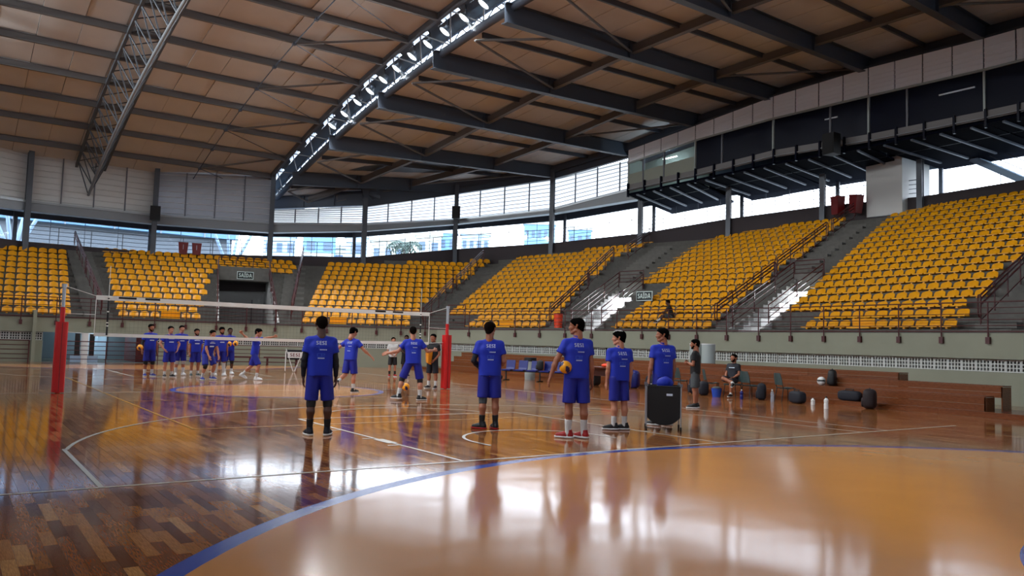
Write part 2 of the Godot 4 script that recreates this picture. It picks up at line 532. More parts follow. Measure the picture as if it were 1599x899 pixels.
func ring(m: MB, c: Vector2, r0: float, r1: float, y: float, zmin: float) -> void:
	var seg := 144
	for i in seg:
		var p := []
		for q in [[r0, i], [r1, i], [r1, i + 1], [r0, i + 1]]:
			var a: float = TAU * q[1] / seg
			var z: float = c.y + sin(a) * q[0]
			if zmin < 0.0: z = maxf(z, zmin)
			p.append(Vector3(c.x + cos(a) * q[0], y, z))
		if zmin < 0.0 and p[1].z <= zmin and p[2].z <= zmin: continue
		m.quad(p[0], p[1], p[2], p[3], Vector3.UP)

func line_mesh(m: MB, a: Vector2, b: Vector2, w: float, y: float) -> void:
	var d := (b - a).normalized() * w * 0.5
	var s := Vector2(-d.y, d.x)
	a -= d; b += d
	m.quad(Vector3((a + s).x, y, (a + s).y), Vector3((b + s).x, y, (b + s).y), Vector3((b - s).x, y, (b - s).y), Vector3((a - s).x, y, (a - s).y), Vector3.UP)

func line(fl: Node3D, a: Vector2, b: Vector2, w: float, y: float, mt: Material) -> void:
	var m := MB.new()
	line_mesh(m, a, b, w, y)
	put("court_line", m, mt, fl)

func arc(fl: Node3D, c: Vector2, r: float, a0: float, a1: float, g: float, w: float, y: float, mt: Material) -> void:
	var m := MB.new()
	var n := 60
	for i in n:
		var p := []
		for q in [[r - w / 2, i], [r + w / 2, i], [r + w / 2, i + 1], [r - w / 2, i + 1]]:
			var a: float = lerpf(a0, a1, q[1] / float(n))
			p.append(Vector3(c.x + cos(a) * q[0], y, c.y + g * sin(a) * q[0]))
		m.quad(p[0], p[1], p[2], p[3], Vector3.UP)
	put("court_line", m, mt, fl)

# ---------------------------------------------------------------- stands
func build_stands() -> void:
	var blk := MB.new()
	blk.col = Color(1, 1, 1)
	for i in 5: blk.box(Vector3(-0.205 + 0.1025 * i, 0, 0), Vector3(0.04, 0.40, 0.07))
	for j in 4: blk.box(Vector3(0, -0.18 + 0.12 * j, 0), Vector3(0.45, 0.036, 0.068))
	var blk_mesh := blk.mesh()
	for s in 7:
		var out := seg_out(s)
		var d := seg_dir(s)
		var w := struct("wall_far" if s < 3 else "wall_right")
		# lower wall, perforated band, parapet
		var A = V[s]; var B = V[s + 1]
		var set_back := 0.16
		var a1 := corner(s, set_back); var b1 := corner(s + 1, set_back)
		var a2 := corner(s, set_back + 0.3); var b2 := corner(s + 1, set_back + 0.3)
		var gaps := []
		if s == 0: gaps = [[12.0, seg_len(0)]]
		if s == 1: gaps = [[0.0, 2.4]]
		var cuts := [0.0]
		for g in gaps: cuts.append_array([g[0], g[1]])
		cuts.append(seg_len(s))
		var lw := MB.new()
		for k in range(0, cuts.size(), 2):
			var t0: float = cuts[k]; var t1: float = cuts[k + 1]
			if t1 - t0 < 0.02: continue
			var p0 := a1.lerp(b1, t0 / seg_len(s)); var p1 := a1.lerp(b1, t1 / seg_len(s))
			var q0 := a2.lerp(b2, t0 / seg_len(s)); var q1 := a2.lerp(b2, t1 / seg_len(s))
			lw.hexa([v3(p0, -0.2), v3(p1, -0.2), v3(q1, -0.2), v3(q0, -0.2), v3(p0, 1.04), v3(p1, 1.04), v3(q1, 1.04), v3(q0, 1.04)])
			# dark back of the perforated band
			var h0 := a1.lerp(b1, t0 / seg_len(s)) + out * 0.10; var h1 := a1.lerp(b1, t1 / seg_len(s)) + out * 0.10
			var dk := MB.new()
			dk.hexa([v3(h0, 1.03), v3(h1, 1.03), v3(q1, 1.03), v3(q0, 1.03), v3(h0, 1.5), v3(h1, 1.5), v3(q1, 1.5), v3(q0, 1.5)])
			put("band_back", dk, M.dark, w)
			var n := int((t1 - t0) / 0.45)
			for i in n:
				var p := p0 + d * ((t1 - t0) / n) * (i + 0.5) + out * 0.05
				var o := put("block", blk_mesh, M.block, w)
				o.transform = Transform3D(Basis(Vector3(d.x, 0, d.y) * ((t1 - t0) / n / 0.45), Vector3.UP, Vector3(out.x, 0, out.y)), v3(p, 1.245))
		put("lower_wall", lw, M.parapet, w)
		var pp := MB.new()
		var top0: float = VH[s][0] - 0.52; var top1: float = VH[s + 1][0] - 0.52
		var a3 := corner(s, 0.3); var b3 := corner(s + 1, 0.3)
		pp.hexa([v3(A, 1.46), v3(B, 1.46), v3(b3, 1.46), v3(a3, 1.46), v3(A, top0), v3(B, top1), v3(b3, top1), v3(a3, top0)])
		put("parapet", pp, M.parapet, w)
		# concrete terraces, one piece per row
		var tr := struct("terrace")
		for r in ROWS[s]:
			var o0 = 0.2 + RUN * r
			var o1 = o0 + RUN + 0.06
			var y0: float = VH[s][0] - SEAT_TOP + r * VH[s][1]; var y1: float = VH[s + 1][0] - SEAT_TOP + r * VH[s + 1][1]
			var th := 0.62
			for g in terrace_cuts(s, r):
				var e := MB.new()
				var L := seg_len(s)
				var c0 = corner(s, o0) if g[0] <= -90.0 else V[s] + d * g[0] + out * o0
				var c1 = corner(s + 1, o0) if g[1] >= 90.0 else V[s] + d * g[1] + out * o0
				var e0 = corner(s, o1) if g[0] <= -90.0 else V[s] + d * g[0] + out * o1
				var e1 = corner(s + 1, o1) if g[1] >= 90.0 else V[s] + d * g[1] + out * o1
				var h0: float = y0 if g[0] <= -90.0 else lerpf(y0, y1, g[0] / L)
				var h1: float = y1 if g[1] >= 90.0 else lerpf(y0, y1, g[1] / L)
				e.hexa([v3(c0, h0 - th), v3(c1, h1 - th), v3(e1, h1 - th), v3(e0, h0 - th), v3(c0, h0), v3(c1, h1), v3(e1, h1), v3(e0, h0)])
				put("terrace_step", e, M.step, tr)

func terrace_cuts(s: int, r: int) -> Array:   # pieces of a row left beside the exits
	if s == 1 and r < 9: return [[-99.0, 5.35], [8.35, 99.0]]
	if s == 3 and r < 7: return [[-99.0, 8.35], [9.75, 99.0]]
	if s == 4 and r < 7: return [[-99.0, 6.75], [8.15, 99.0]]
	return [[-99.0, 99.0]]

func v3(p: Vector2, y: float) -> Vector3: return Vector3(p.x, y, p.y)

# ---------------------------------------------------------------- stairs, exits, rails
func aisle_steps(s: int, t0: float, slant: float, width: float, r0: int, r1: int) -> void:
	# half steps on the terraces; slant = shift along the section per metre outwards
	var a := struct("aisle_stairs")
	for r in range(r0, r1):
		for k in (1 if r == 0 else 2):
			var off := 0.2 + RUN * r - 0.43 * k
			var t := t0 + slant * off
			var y := tread(s, t, r) - (0.19 if k == 1 else 0.0)
			var m := MB.new()
			var c := at(s, t, off + 0.21, y - 0.09)
			var d := seg_dir(s); var o := seg_out(s)
			m.box(c, Vector3(width, 0.19, 0.45), Basis(Vector3(d.x, 0, d.y), Vector3.UP, Vector3(o.x, 0, o.y)))
			put("stair_step", m, M.concrete, a)

func handrail(label: String, a: Vector3, b: Vector3, posts: int, group := "") -> void:
	# a sloping double rail on posts with a looped lower end
	var o := thing("stair_handrail", label, "handrail", Vector3.ZERO, 0.0, group)
	var up := Vector3.UP
	for k in posts:
		var p := a.lerp(b, k / float(posts - 1))
		var m := MB.new()
		m.tube(p - up * 0.05, p + up * 0.95, 0.028, 0.028, 6)
		put("post", m, M.red_rail, o)
	for h in [0.95, 0.80, 0.62, 0.10]:
		var m := MB.new()
		m.tube(a + up * h, b + up * h, 0.032 if h > 0.5 else 0.02, -1, 8)
		put("rail", m, M.red_rail, o)
	var d := (a - b); d.y = 0; d = d.normalized()
	for e in [[a, d], [b, -d]]:
		var m := MB.new()
		var p: Vector3 = e[0]; var q: Vector3 = e[1]
		m.path([p + up * 0.95, p + q * 0.16 + up * 0.93, p + q * 0.22 + up * 0.82, p + q * 0.20 + up * 0.30, p + q * 0.12 + up * 0.2, p + up * 0.22], 0.028, 6)
		put("rail_loop", m, M.red_rail, o)

func guard(label: String, pts: Array, h: float, bars: int, posts_at: Array, r := 0.02, matl: Material = null) -> Node3D:
	# level or sloping guard rail with horizontal bars through the given foot points
	if matl == null: matl = M.red_rail
	var o := thing("guard_rail", label, "railing")
	for k in bars:
		var m := MB.new()
		var q := []
		for p in pts: q.append(p + Vector3.UP * h * (k + 1) / bars)
		m.path(q, r if k < bars - 1 else r * 1.4, 6)
		put("rail", m, matl, o)
	for p in posts_at:
		var m := MB.new()
		m.tube(p, p + Vector3.UP * h, r * 1.4, -1, 6)
		put("post", m, matl, o)
	return o

func build_rails() -> void:
	# the railing on the parapet, section by section: posts in red shoes bolted to its face
	for s in 6:
		var n := int(round(seg_len(s) / 1.42))
		var o := thing("parapet_railing", "dark red parapet railing before the " + SECTION[s], "railing", Vector3.ZERO, 0.0)
		var off := -0.06
		var t0: float = VH[s][0] - 0.47; var t1: float = VH[s + 1][0] - 0.47
		for k in 6:
			var m := MB.new()
			m.tube(at(s, 0, off, t0 + 0.192 * k), at(s, seg_len(s), off, t1 + 0.192 * k), 0.024 if k in [0, 5] else 0.015, -1, 6)
			put("rail", m, M.red_rail, o)
		for k in n:
			var t := seg_len(s) * (k + 0.5) / n
			var y := lerpf(t0, t1, t / seg_len(s))
			var m := MB.new()
			m.tube(at(s, t, off, y - 0.22), at(s, t, off, y + 0.96), 0.026, -1, 6)
			var p := put("post", m, M.red_rail, o)
			m = MB.new()
			var d := seg_dir(s); var q := seg_out(s)
			m.box(at(s, t, off + 0.005, y - 0.29), Vector3(0.13, 0.22, 0.11), Basis(Vector3(d.x, 0, d.y), Vector3.UP, Vector3(q.x, 0, q.y)))
			put("post_shoe", m, M.red_rail, p)
	# stairs: section, position along it, slant, width
	aisle_steps(0, 14.45, -0.06, 1.3, 0, 12)
	aisle_steps(1, 9.0, 0.12, 1.3, 0, 12)
	aisle_steps(2, 7.75, 0.42, 1.3, 0, 13)
	aisle_steps(3, 7.55, 0.04, 1.3, 0, 16)
	aisle_steps(4, 6.35, 0.0, 1.1, 0, 17)
	aisle_steps(5, 8.2, -0.04, 1.3, 0, 18)
	var hr := func(s: int, t: float, sl: float, r0: float, r1: float) -> Array:
		var res := []
		for r in [r0, r1]:
			var off: float = 0.2 + RUN * r
			var tt: float = t + sl * off
			res.append(at(s, tt, off, seat_h(s, tt, r) - SEAT_TOP))
		return res
	var e: Array
	e = hr.call(0, 14.55, -0.09, 0.4, 6.2); handrail("dark red handrail down the middle of the leftmost stairs, lower half", e[0], e[1], 5)
	e = hr.call(0, 14.55, -0.09, 6.8, 11.8); handrail("dark red handrail down the middle of the leftmost stairs, upper half", e[0], e[1], 5)
	e = hr.call(1, 9.0, 0.16, 0.6, 6.0); handrail("handrail on the stairs right of the far exit, lower half", e[0], e[1], 5)
	e = hr.call(1, 9.0, 0.16, 6.6, 12.4); handrail("handrail on the stairs right of the far exit, upper half", e[0], e[1], 5)
	e = hr.call(2, 7.05, 0.40, 0.5, 6.2); handrail("handrail on the stairs right of the far corner seat block, lower half", e[0], e[1], 5)
	e = hr.call(2, 7.05, 0.42, 6.8, 13.0); handrail("handrail on the stairs right of the far corner seat block, upper half", e[0], e[1], 5)
	e = hr.call(3, 7.05, -0.10, 0.5, 6.4); handrail("double handrail climbing beside the lit exit under the white sign", e[0], e[1], 5, "")
	e = hr.call(3, 7.0, -0.12, 7.0, 12.0); handrail("double handrail above the lit exit, middle of the long stairs", e[0], e[1], 4)
	e = hr.call(3, 6.4, 0.02, 12.5, 16.2); handrail("double handrail at the top of the stairs above the lit exit", e[0], e[1], 4)
	e = hr.call(4, 5.85, 0.0, 0.5, 6.4); handrail("double handrail left of the nearest seat block, lower half", e[0], e[1], 5)
	e = hr.call(4, 5.8, -0.01, 7.0, 13.4); handrail("double handrail left of the nearest seat block, upper half", e[0], e[1], 5)
	e = hr.call(4, 5.75, 0.0, 14.2, 17.4); handrail("short handrail by the two red bins at the top of the stairs", e[0], e[1], 3)
	e = hr.call(5, 7.75, -0.06, 0.5, 7.0); handrail("dark red handrail at the right edge beyond the nearest seat block", e[0], e[1], 6)
	# guards round the two exits
	for q in [[3, 8.3, 9.78, "lit exit under the exit sign"], [4, 6.72, 8.18, "lit exit by the nearest seats"]]:
		var s: int = q[0]; var a: float = q[1]; var b: float = q[2]
		var yb := tread(s, a, 0)
		var p0 := at(s, a, 0.3, yb); var p1 := at(s, a, 6.0, tread(s, a, 6) + 0.1)
		guard("sloping guard rail between the stairs and the " + q[3], [p0, p1], 0.95, 4, [p0.lerp(p1, 0.03), p0.lerp(p1, 0.35), p0.lerp(p1, 0.68), p1])
		p0 = at(s, b, 0.9, yb + 0.25); p1 = at(s, b, 6.0, tread(s, b, 6) + 0.1)
		guard("sloping guard rail on the right side of the " + q[3], [p0, p1], 0.8, 3, [p0, p0.lerp(p1, 0.5), p1])
		p0 = at(s, a, 6.1, tread(s, a, 6) + 0.12); p1 = at(s, b, 6.1, tread(s, b, 6) + 0.12)
		guard("short level guard rail over the " + q[3], [p0, p1], 1.0, 5, [p0, p1])
	var g0 := at(3, 0.35, 0.5, tread(3, 0.35, 0)); var g1 := at(3, 1.55, 0.5, tread(3, 1.5, 0))
	guard("low guard rail at the foot of the far corner stairs", [g0, g1], 1.25, 5, [g0, g1])
	g0 = at(1, 5.3, 7.8, tread(1, 5.4, 8) + 0.25); g1 = at(1, 8.4, 7.8, tread(1, 8.4, 8) + 0.25)
	guard("dark guard rail above the far exit below three rows of seats", [g0, g1], 0.9, 3, [g0, g0.lerp(g1, 0.33), g0.lerp(g1, 0.66), g1])
	g0 = at(1, 5.25, 0.4, tread(1, 5.4, 0)); g1 = at(1, 5.25, 7.7, tread(1, 5.4, 8))
	guard("sloping guard rail on the left side of the far exit", [g0, g1], 0.95, 3, [g0, g0.lerp(g1, 0.33), g0.lerp(g1, 0.66)])
	g0 = at(1, 8.3, 0.4, tread(1, 9.2, 0)); g1 = at(1, 8.3, 7.6, tread(1, 9.2, 8))
	guard("sloping guard rail on the right side of the far exit", [g0, g1], 0.95, 3, [g0, g0.lerp(g1, 0.33), g0.lerp(g1, 0.66)])

func build_exits() -> void:
	# passages under the stands: floor, side walls, lintel, a lamp inside
	for q in [[1, 5.35, 8.35, 9, M.white_panel, 1.2, "far exit"], [3, 8.35, 9.75, 7, M.white_panel, 60.0, "exit beside the long stairs"], [4, 6.75, 8.15, 7, M.white_panel, 60.0, "exit left of the nearest seats"]]:
		var s: int = q[0]; var a: float = q[1]; var b: float = q[2]; var rows: int = q[3]
		var deep := RUN * rows + 0.2
		var w := struct("wall_exit")
		var fl := tread(s, a, 0) - 0.12
		var m := MB.new()
		m.hexa([at(s, a, 0.3, fl - 0.2), at(s, b, 0.3, fl - 0.2), at(s, b, deep + 4.0, fl - 0.2), at(s, a, deep + 4.0, fl - 0.2), at(s, a, 0.3, fl), at(s, b, 0.3, fl), at(s, b, deep + 4.0, fl), at(s, a, deep + 4.0, fl)])
		put("passage_floor", m, M.concrete, w)
		var top := tread(s, a, rows) - 0.62
		for e in [[a - 0.12, a], [b, b + 0.12]]:
			m = MB.new()
			var t0: float = e[0]; var t1: float = e[1]
			# side wall follows the slope of the terraces
			var y0 := tread(s, t0, 0) + 0.02; var y1 := tread(s, t0, rows - 1) + 0.02
			m.hexa([at(s, t0, 0.3, fl), at(s, t1, 0.3, fl), at(s, t1, deep, fl), at(s, t0, deep, fl), at(s, t0, 0.3, y0), at(s, t1, 0.3, y0), at(s, t1, deep, y1), at(s, t0, deep, y1)])
			m.hexa([at(s, t0, deep, fl), at(s, t1, deep, fl), at(s, t1, deep + 4.0, fl), at(s, t0, deep + 4.0, fl), at(s, t0, deep, top), at(s, t1, deep, top), at(s, t1, deep + 4.0, top), at(s, t0, deep + 4.0, top)])
			put("passage_side", m, q[4], w)
		m = MB.new()
		m.hexa([at(s, a, deep + 3.9, fl), at(s, b, deep + 3.9, fl), at(s, b, deep + 4.0, fl), at(s, a, deep + 4.0, fl), at(s, a, deep + 3.9, top), at(s, b, deep + 3.9, top), at(s, b, deep + 4.0, top), at(s, a, deep + 4.0, top)])
		put("passage_end", m, q[4], w)
		# lintel
		m = MB.new()
		var lb := top - (0.0 if s == 1 else 0.15)
		m.hexa([at(s, a, deep - 0.25, lb), at(s, b, deep - 0.25, lb), at(s, b, deep, lb), at(s, a, deep, lb), at(s, a, deep - 0.25, lb + 0.85), at(s, b, deep - 0.25, lb + 0.85), at(s, b, deep, lb + 0.85), at(s, a, deep, lb + 0.85)])
		put("lintel", m, M.concrete, w)
		if s == 1:
			m = MB.new()
			m.box(at(s, 7.6, deep + 3.85, fl + 0.9), Vector3(0.05, 1.8, 0.06))
			put("passage_post", m, M.slat, w)
		if s == 1: continue
		# ceiling lamp of the passage
		var c := at(s, (a + b) * 0.5, deep + 1.6, top - 0.08)
		var lp := thing("passage_lamp", "white ceiling lamp inside the " + q[6], "lamp", c)
		m = MB.new()
		m.box(Vector3(0, 0.02, 0), Vector3(0.5, 0.06, 0.5))
		put("lamp_glass", m, M.lamp, lp)
		var om := OmniLight3D.new()
		om.name = "passage_light"
		om.position = Vector3(0, -0.15, 0)
		om.light_color = Color(0.95, 0.97, 1.0)
		om.light_energy = q[5]
		om.light_size = 0.25
		om.omni_range = 40.0
		om.omni_attenuation = 2.0
		om.shadow_enabled = true
		lp.add_child(om)
	exit_sign(1, 6.9, 9 * RUN + 0.2 - 0.27, tread(1, 7.0, 9) - 0.28, 0.92, 0.4, "dark green exit sign with white letters on the lintel of the far exit")
	exit_sign(4, -0.25, 3.4, tread(4, 0.3, 4) + 0.25, 0.95, 0.42, "dark green exit sign with white letters beside the long stairs")

func exit_sign(s: int, t: float, off: float, y: float, w: float, h: float, label: String) -> void:
	var o := seg_out(s)
	var p := at(s, t, off, y)
	var sg := thing("exit_sign", label, "sign", p, atan2(-o.x, -o.y))
	var m := MB.new()
	m.box(Vector3(0, 0, -0.02), Vector3(w + 0.08, h + 0.08, 0.03))
	put("frame", m, M.sign_white, sg)
	m = MB.new()
	m.box(Vector3(0, 0, 0.0), Vector3(w, h, 0.03))
	put("board", m, M.sign_green, sg)
	text(sg, "SAÍDA", h * 0.62, Vector3(0, 0, 0.017), M.sign_white, w * 0.86)

func text(parent: Node3D, words: String, h: float, p: Vector3, mt: Material, width := 0.0, b := Basis()) -> MeshInstance3D:
	var f := SystemFont.new()
	f.font_names = PackedStringArray(["Droid Sans"])
	f.font_weight = 700
	var t := TextMesh.new()
	t.text = words
	t.font = f
	t.font_size = 48
	t.pixel_size = h / 36.0
	t.depth = 0.004
	t.curve_step = 4.0
	var o := put("lettering", t, mt, parent)
	var k := 1.0
	if width > 0.0:
		k = width / maxf(0.001, t.get_aabb().size.x)
	o.transform = Transform3D(b * Basis.from_scale(Vector3(k, 1, 1)), p)
	return o

# ---------------------------------------------------------------- facade: columns, concourse, glass, ledge, louvres
var ringp := []     # closed ring of facade nodes: [Vector2, sill, glass top, ledge bottom, ledge top, louvre top]

func make_ring() -> void:
	var right := []
	for f in fac: right.append([Vector2(f[0], f[1]), f[2], f[3], f[4], f[5], f[6]])
	right.append([Vector2(35.0, -2.5), 10.4, 11.8, 12.1, 12.9, 16.4])
	right.append([Vector2(33.0, 3.0), 10.0, 11.5, 11.8, 12.6, 15.6])
	for i in [4, 3, 2, 1, 0]:
		var f = fac[i]
		right.append([Vector2(f[0], -27.6 - f[1]), f[2], f[3], f[4], f[5], f[6]])
	var left := []
	for i in range(right.size() - 1, -1, -1):
		var f = right[i]
		left.append([Vector2(-1.9 - f[0].x, f[0].y), f[1], f[2], f[3], f[4], f[5]])
	ringp = right + left     # clockwise seen from above, starting right of the axis at the far end

func node_out(i: int) -> Vector2:
	var n := ringp.size()
	var a: Vector2 = ringp[(i + n - 1) % n][0]; var b: Vector2 = ringp[(i + 1) % n][0]
	var t := (b - a).normalized()
	var o := Vector2(-t.y, t.x)
	return o if o.dot(ringp[i][0] - Vector2(-1, -13.8)) > 0.0 else -o

func rp(i: int, off: float, y: float) -> Vector3:
	var k := i % ringp.size()
	var p: Vector2 = ringp[k][0] + node_out(k) * off
	return Vector3(p.x, y, p.y)

func slab(m: MB, i: int, o0: float, o1: float, ya0: float, ya1: float, yb0: float, yb1: float, j := -1) -> void:
	# prism along bay i..i+1 between two offsets: heights (bottom, top) at node i and at node i+1
	if j < 0: j = i + 1
	m.hexa([rp(i, o0, ya0), rp(j, o0, yb0), rp(j, o1, yb0), rp(i, o1, ya0), rp(i, o0, ya1), rp(j, o0, yb1), rp(j, o1, yb1), rp(i, o1, ya1)])

func build_facade() -> void:
	make_ring()
	var n := ringp.size()
	var visible := [n - 1, 0, 1, 2, 3, 4, 5, 6, 7, 8, 9, n - 2]
	for i in n:
		var A = ringp[i]; var B = ringp[(i + 1) % n]
		var side := "right" if A[0].x > 20.0 and B[0].x > 20.0 else ("left" if A[0].x < -20.0 else ("far" if A[0].y < -20.0 else "near"))
		var seen: bool = i in visible
		# wall under the concourse and the concourse slab with its kerb
		var w := struct("wall_" + side)
		var m := MB.new()
		slab(m, i, -0.25, 0.15, -0.3 if not seen else A[1] - 2.4, A[1], -0.3 if not seen else B[1] - 2.4, B[1])
		put("kerb", m, M.kerb, w)
		m = MB.new()
		slab(m, i, 0.0, 3.4, A[1] - 0.75, A[1] - 0.55, B[1] - 0.75, B[1] - 0.55)
		put("concourse_slab", m, M.concrete, w)
		if not seen:
			m = MB.new()
			slab(m, i, 0.0, 0.3, -0.3, A[1], -0.3, B[1])
			put("outer_wall", m, M.parapet, w)
		# window band: glass between slim mullions under a steel beam
		var win := struct("window_%d" % (i + 1))
		var R := 3.0
		var up := 1.06
		var ga: float = 1.5 + (A[2] - 1.5) * up; var gb: float = 1.5 + (B[2] - 1.5) * up
		m = MB.new()
		slab(m, i, R - 0.12, R + 0.12, ga, ga + 0.55, gb, gb + 0.55)
		put("window_beam", m, M.rafter, win)
		for k in 4:
			var f0 := k / 4.0; var f1 := (k + 1) / 4.0
			m = MB.new()
			var p0 := rp(i, R, A[1] - 0.55).lerp(rp(i + 1, R, B[1] - 0.55), f0); var p1 := rp(i, R, A[1] - 0.55).lerp(rp(i + 1, R, B[1] - 0.55), f1)
			var q0 := rp(i, R, ga).lerp(rp(i + 1, R, gb), f0); var q1 := rp(i, R, ga).lerp(rp(i + 1, R, gb), f1)
			m.quad(p0, p1, q1, q0)
			put("pane", m, M.glass, win)
			m = MB.new()
			m.tube(p0, q0, 0.022, -1, 6)
			put("mullion", m, M.steel, win)
		# ledge over the window band and the soffit behind it
		var cabin: bool = i >= 5 and i <= 10
		var t := struct("trim_%d" % (i + 1))
		if not cabin:
			m = MB.new()
			slab(m, i, -0.35, 0.35, A[3], A[4], B[3], B[4])
			put("ledge", m, M.steel_light, t)
			m = MB.new()
			slab(m, i, -0.42, -0.34, A[4] - 0.10, A[4] + 0.02, B[4] - 0.10, B[4] + 0.02)
			put("ledge_lip", m, M.galv, t)
			m = MB.new()
			m.hexa([rp(i, 0.3, A[3]), rp(i + 1, 0.3, B[3]), rp(i + 1, R + 0.3, gb + 0.72), rp(i, R + 0.3, ga + 0.72), rp(i, 0.3, A[3] + 0.1), rp(i + 1, 0.3, B[3] + 0.1), rp(i + 1, R + 0.3, gb + 0.8), rp(i, R + 0.3, ga + 0.8)])
			put("soffit", m, M.steel, t)
			for k in 5:
				m = MB.new()
				var p := rp(i, R, ga + 0.5).lerp(rp(i + 1, R, gb + 0.5), (k + 0.5) / 5.0)
				m.box(p + Vector3(0, 0.13, 0), Vector3(0.14, 0.3, 0.14))
				put("beam_clip", m, M.rafter, t)
			louvre_bay(i, side)
		else:
			m = MB.new()
			slab(m, i, 0.2, 0.5, ga + 0.55, A[5] + 1.2, gb + 0.55, B[5] + 1.2)
			put("back_wall", m, M.rafter, t)
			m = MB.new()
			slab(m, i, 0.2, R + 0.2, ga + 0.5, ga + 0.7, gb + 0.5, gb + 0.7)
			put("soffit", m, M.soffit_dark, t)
	# concourse rails and columns
	for i in visible:
		var col := struct("column")
		var A = ringp[i]
		var b := Basis(Vector3(node_out(i).y, 0, -node_out(i).x), Vector3.UP, Vector3(node_out(i).x, 0, node_out(i).y))
		var m := MB.new()
		var top: float = A[5] + 0.5 if not (i >= 6 and i <= 9) else A[2] + 0.5
		var h: float = top - (A[1] - 1.2)
		m.box(rp(i, -0.42, A[1] - 1.2 + h / 2), Vector3(0.26, h, 0.03), b)
		m.box(rp(i, -0.56, A[1] - 1.2 + h / 2), Vector3(0.30, h, 0.035), b)
		m.box(rp(i, -0.28, A[1] - 1.2 + h / 2), Vector3(0.30, h, 0.035), b)
		m.box(rp(i, -0.42, A[1] - 1.2 + h / 2), Vector3(0.035, h, 0.3), b)
		put("steel_section", m, M.steel, col)
		m = MB.new()
		m.box(rp(i, 2.75, A[2] - 1.2), Vector3(0.22, 4.2, 0.22), b)
		put("outer_section", m, M.rafter, col)
	var names := ["far left", "far middle", "far corner", "corner right of the palm tree", "upper right behind the middle block", "right behind the long stairs", "under the press cabins", "right of the red bins", "far right"]
	var idx := [n - 1, 0, 1, 2, 3, 4, 5, 6, 7]
	for k in idx.size():
		var i: int = idx[k]
		var A = ringp[i]; var B = ringp[(i + 1) % n]
		var p := rp(i, -0.1, A[1]); var q := rp(i + 1, -0.1, B[1])
		guard("grey concourse railing behind the last seat row, " + names[k], [p, q], 1.0, 4, [p, p.lerp(q, 0.25), p.lerp(q, 0.5), p.lerp(q, 0.75)], 0.018, M.steel)

func louvre_bay(i: int, side: String) -> void:
	var n := ringp.size()
	var A = ringp[i]; var B = ringp[(i + 1) % n]
	var w := struct("wall_" + side)
	var ta: float = A[5]; var tb: float = B[5]
	if i == 1: ta = 10.05     # right of the lit truss the roof starts lower
	if i == 12: tb = 10.05
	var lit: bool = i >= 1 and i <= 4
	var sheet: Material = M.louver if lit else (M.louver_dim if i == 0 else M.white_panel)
	for k in 4:
		var f0 := k / 4.0; var f1 := (k + 1) / 4.0
		var a0 := rp(i, 0.0, A[4]).lerp(rp(i + 1, 0.0, B[4]), f0); var a1 := rp(i, 0.0, A[4]).lerp(rp(i + 1, 0.0, B[4]), f1)
		var b0 := rp(i, 0.0, ta).lerp(rp(i + 1, 0.0, tb), f0); var b1 := rp(i, 0.0, ta).lerp(rp(i + 1, 0.0, tb), f1)
		var o := Vector3(node_out(i).x, 0, node_out(i).y)
		var m := MB.new()
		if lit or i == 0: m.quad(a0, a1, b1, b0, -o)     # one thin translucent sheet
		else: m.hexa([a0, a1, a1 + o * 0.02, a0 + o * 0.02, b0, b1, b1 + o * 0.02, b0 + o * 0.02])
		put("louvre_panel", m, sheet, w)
		m = MB.new()
		m.bar(a0 - o * 0.05, b0 - o * 0.05, 0.07, 0.07)
		put("louvre_post", m, M.slat, w)
		var rows := 8
		m = MB.new()
		for r in rows:
			var g := (r + 0.5) / rows
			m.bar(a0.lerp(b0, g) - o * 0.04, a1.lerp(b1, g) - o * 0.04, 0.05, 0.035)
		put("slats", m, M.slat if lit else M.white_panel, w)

# ---------------------------------------------------------------- roof
# rafters of the right wing: height and place where they meet the truss (x 10.3) and the outer edge
const RAFT_Z := [-45.5, -41.3, -35.4, -29.0, -23.3, -17.5, -11.7, -5.9, 0.0, 6.0, 12.0, 17.5]
const RAFT_OUT := [Vector3(15.3, 10.85, -42.4), Vector3(22.3, 12.55, -41.5), Vector3(26.9, 13.45, -35.7), Vector3(28.9, 14.35, -30.2), Vector3(30.4, 15.5, -25.2), Vector3(31.6, 16.25, -20.3), Vector3(32.6, 16.75, -15.0), Vector3(32.6, 16.75, -9.0), Vector3(32.6, 16.6, -3.0), Vector3(31.5, 15.8, 3.5), Vector3(27.5, 13.9, 10.5), Vector3(18.0, 11.5, 15.3)]

func raft_in(k: int) -> Vector3: return Vector3(10.3, chord_y(RAFT_Z[k]) + 0.06, RAFT_Z[k])
func wing(k: float, s: float, drop := 0.0) -> Vector3:   # point on the top plane of the rafters
	var i := clampi(int(k), 0, RAFT_Z.size() - 2)
	var f := k - i
	var a := raft_in(i).lerp(raft_in(i + 1), f)
	var up := Vector3(0, 0.85, 0)
	var b: Vector3 = (RAFT_OUT[i] + up).lerp(RAFT_OUT[i + 1] + up, f)
	return a.lerp(b, s) - Vector3(0, drop, 0)

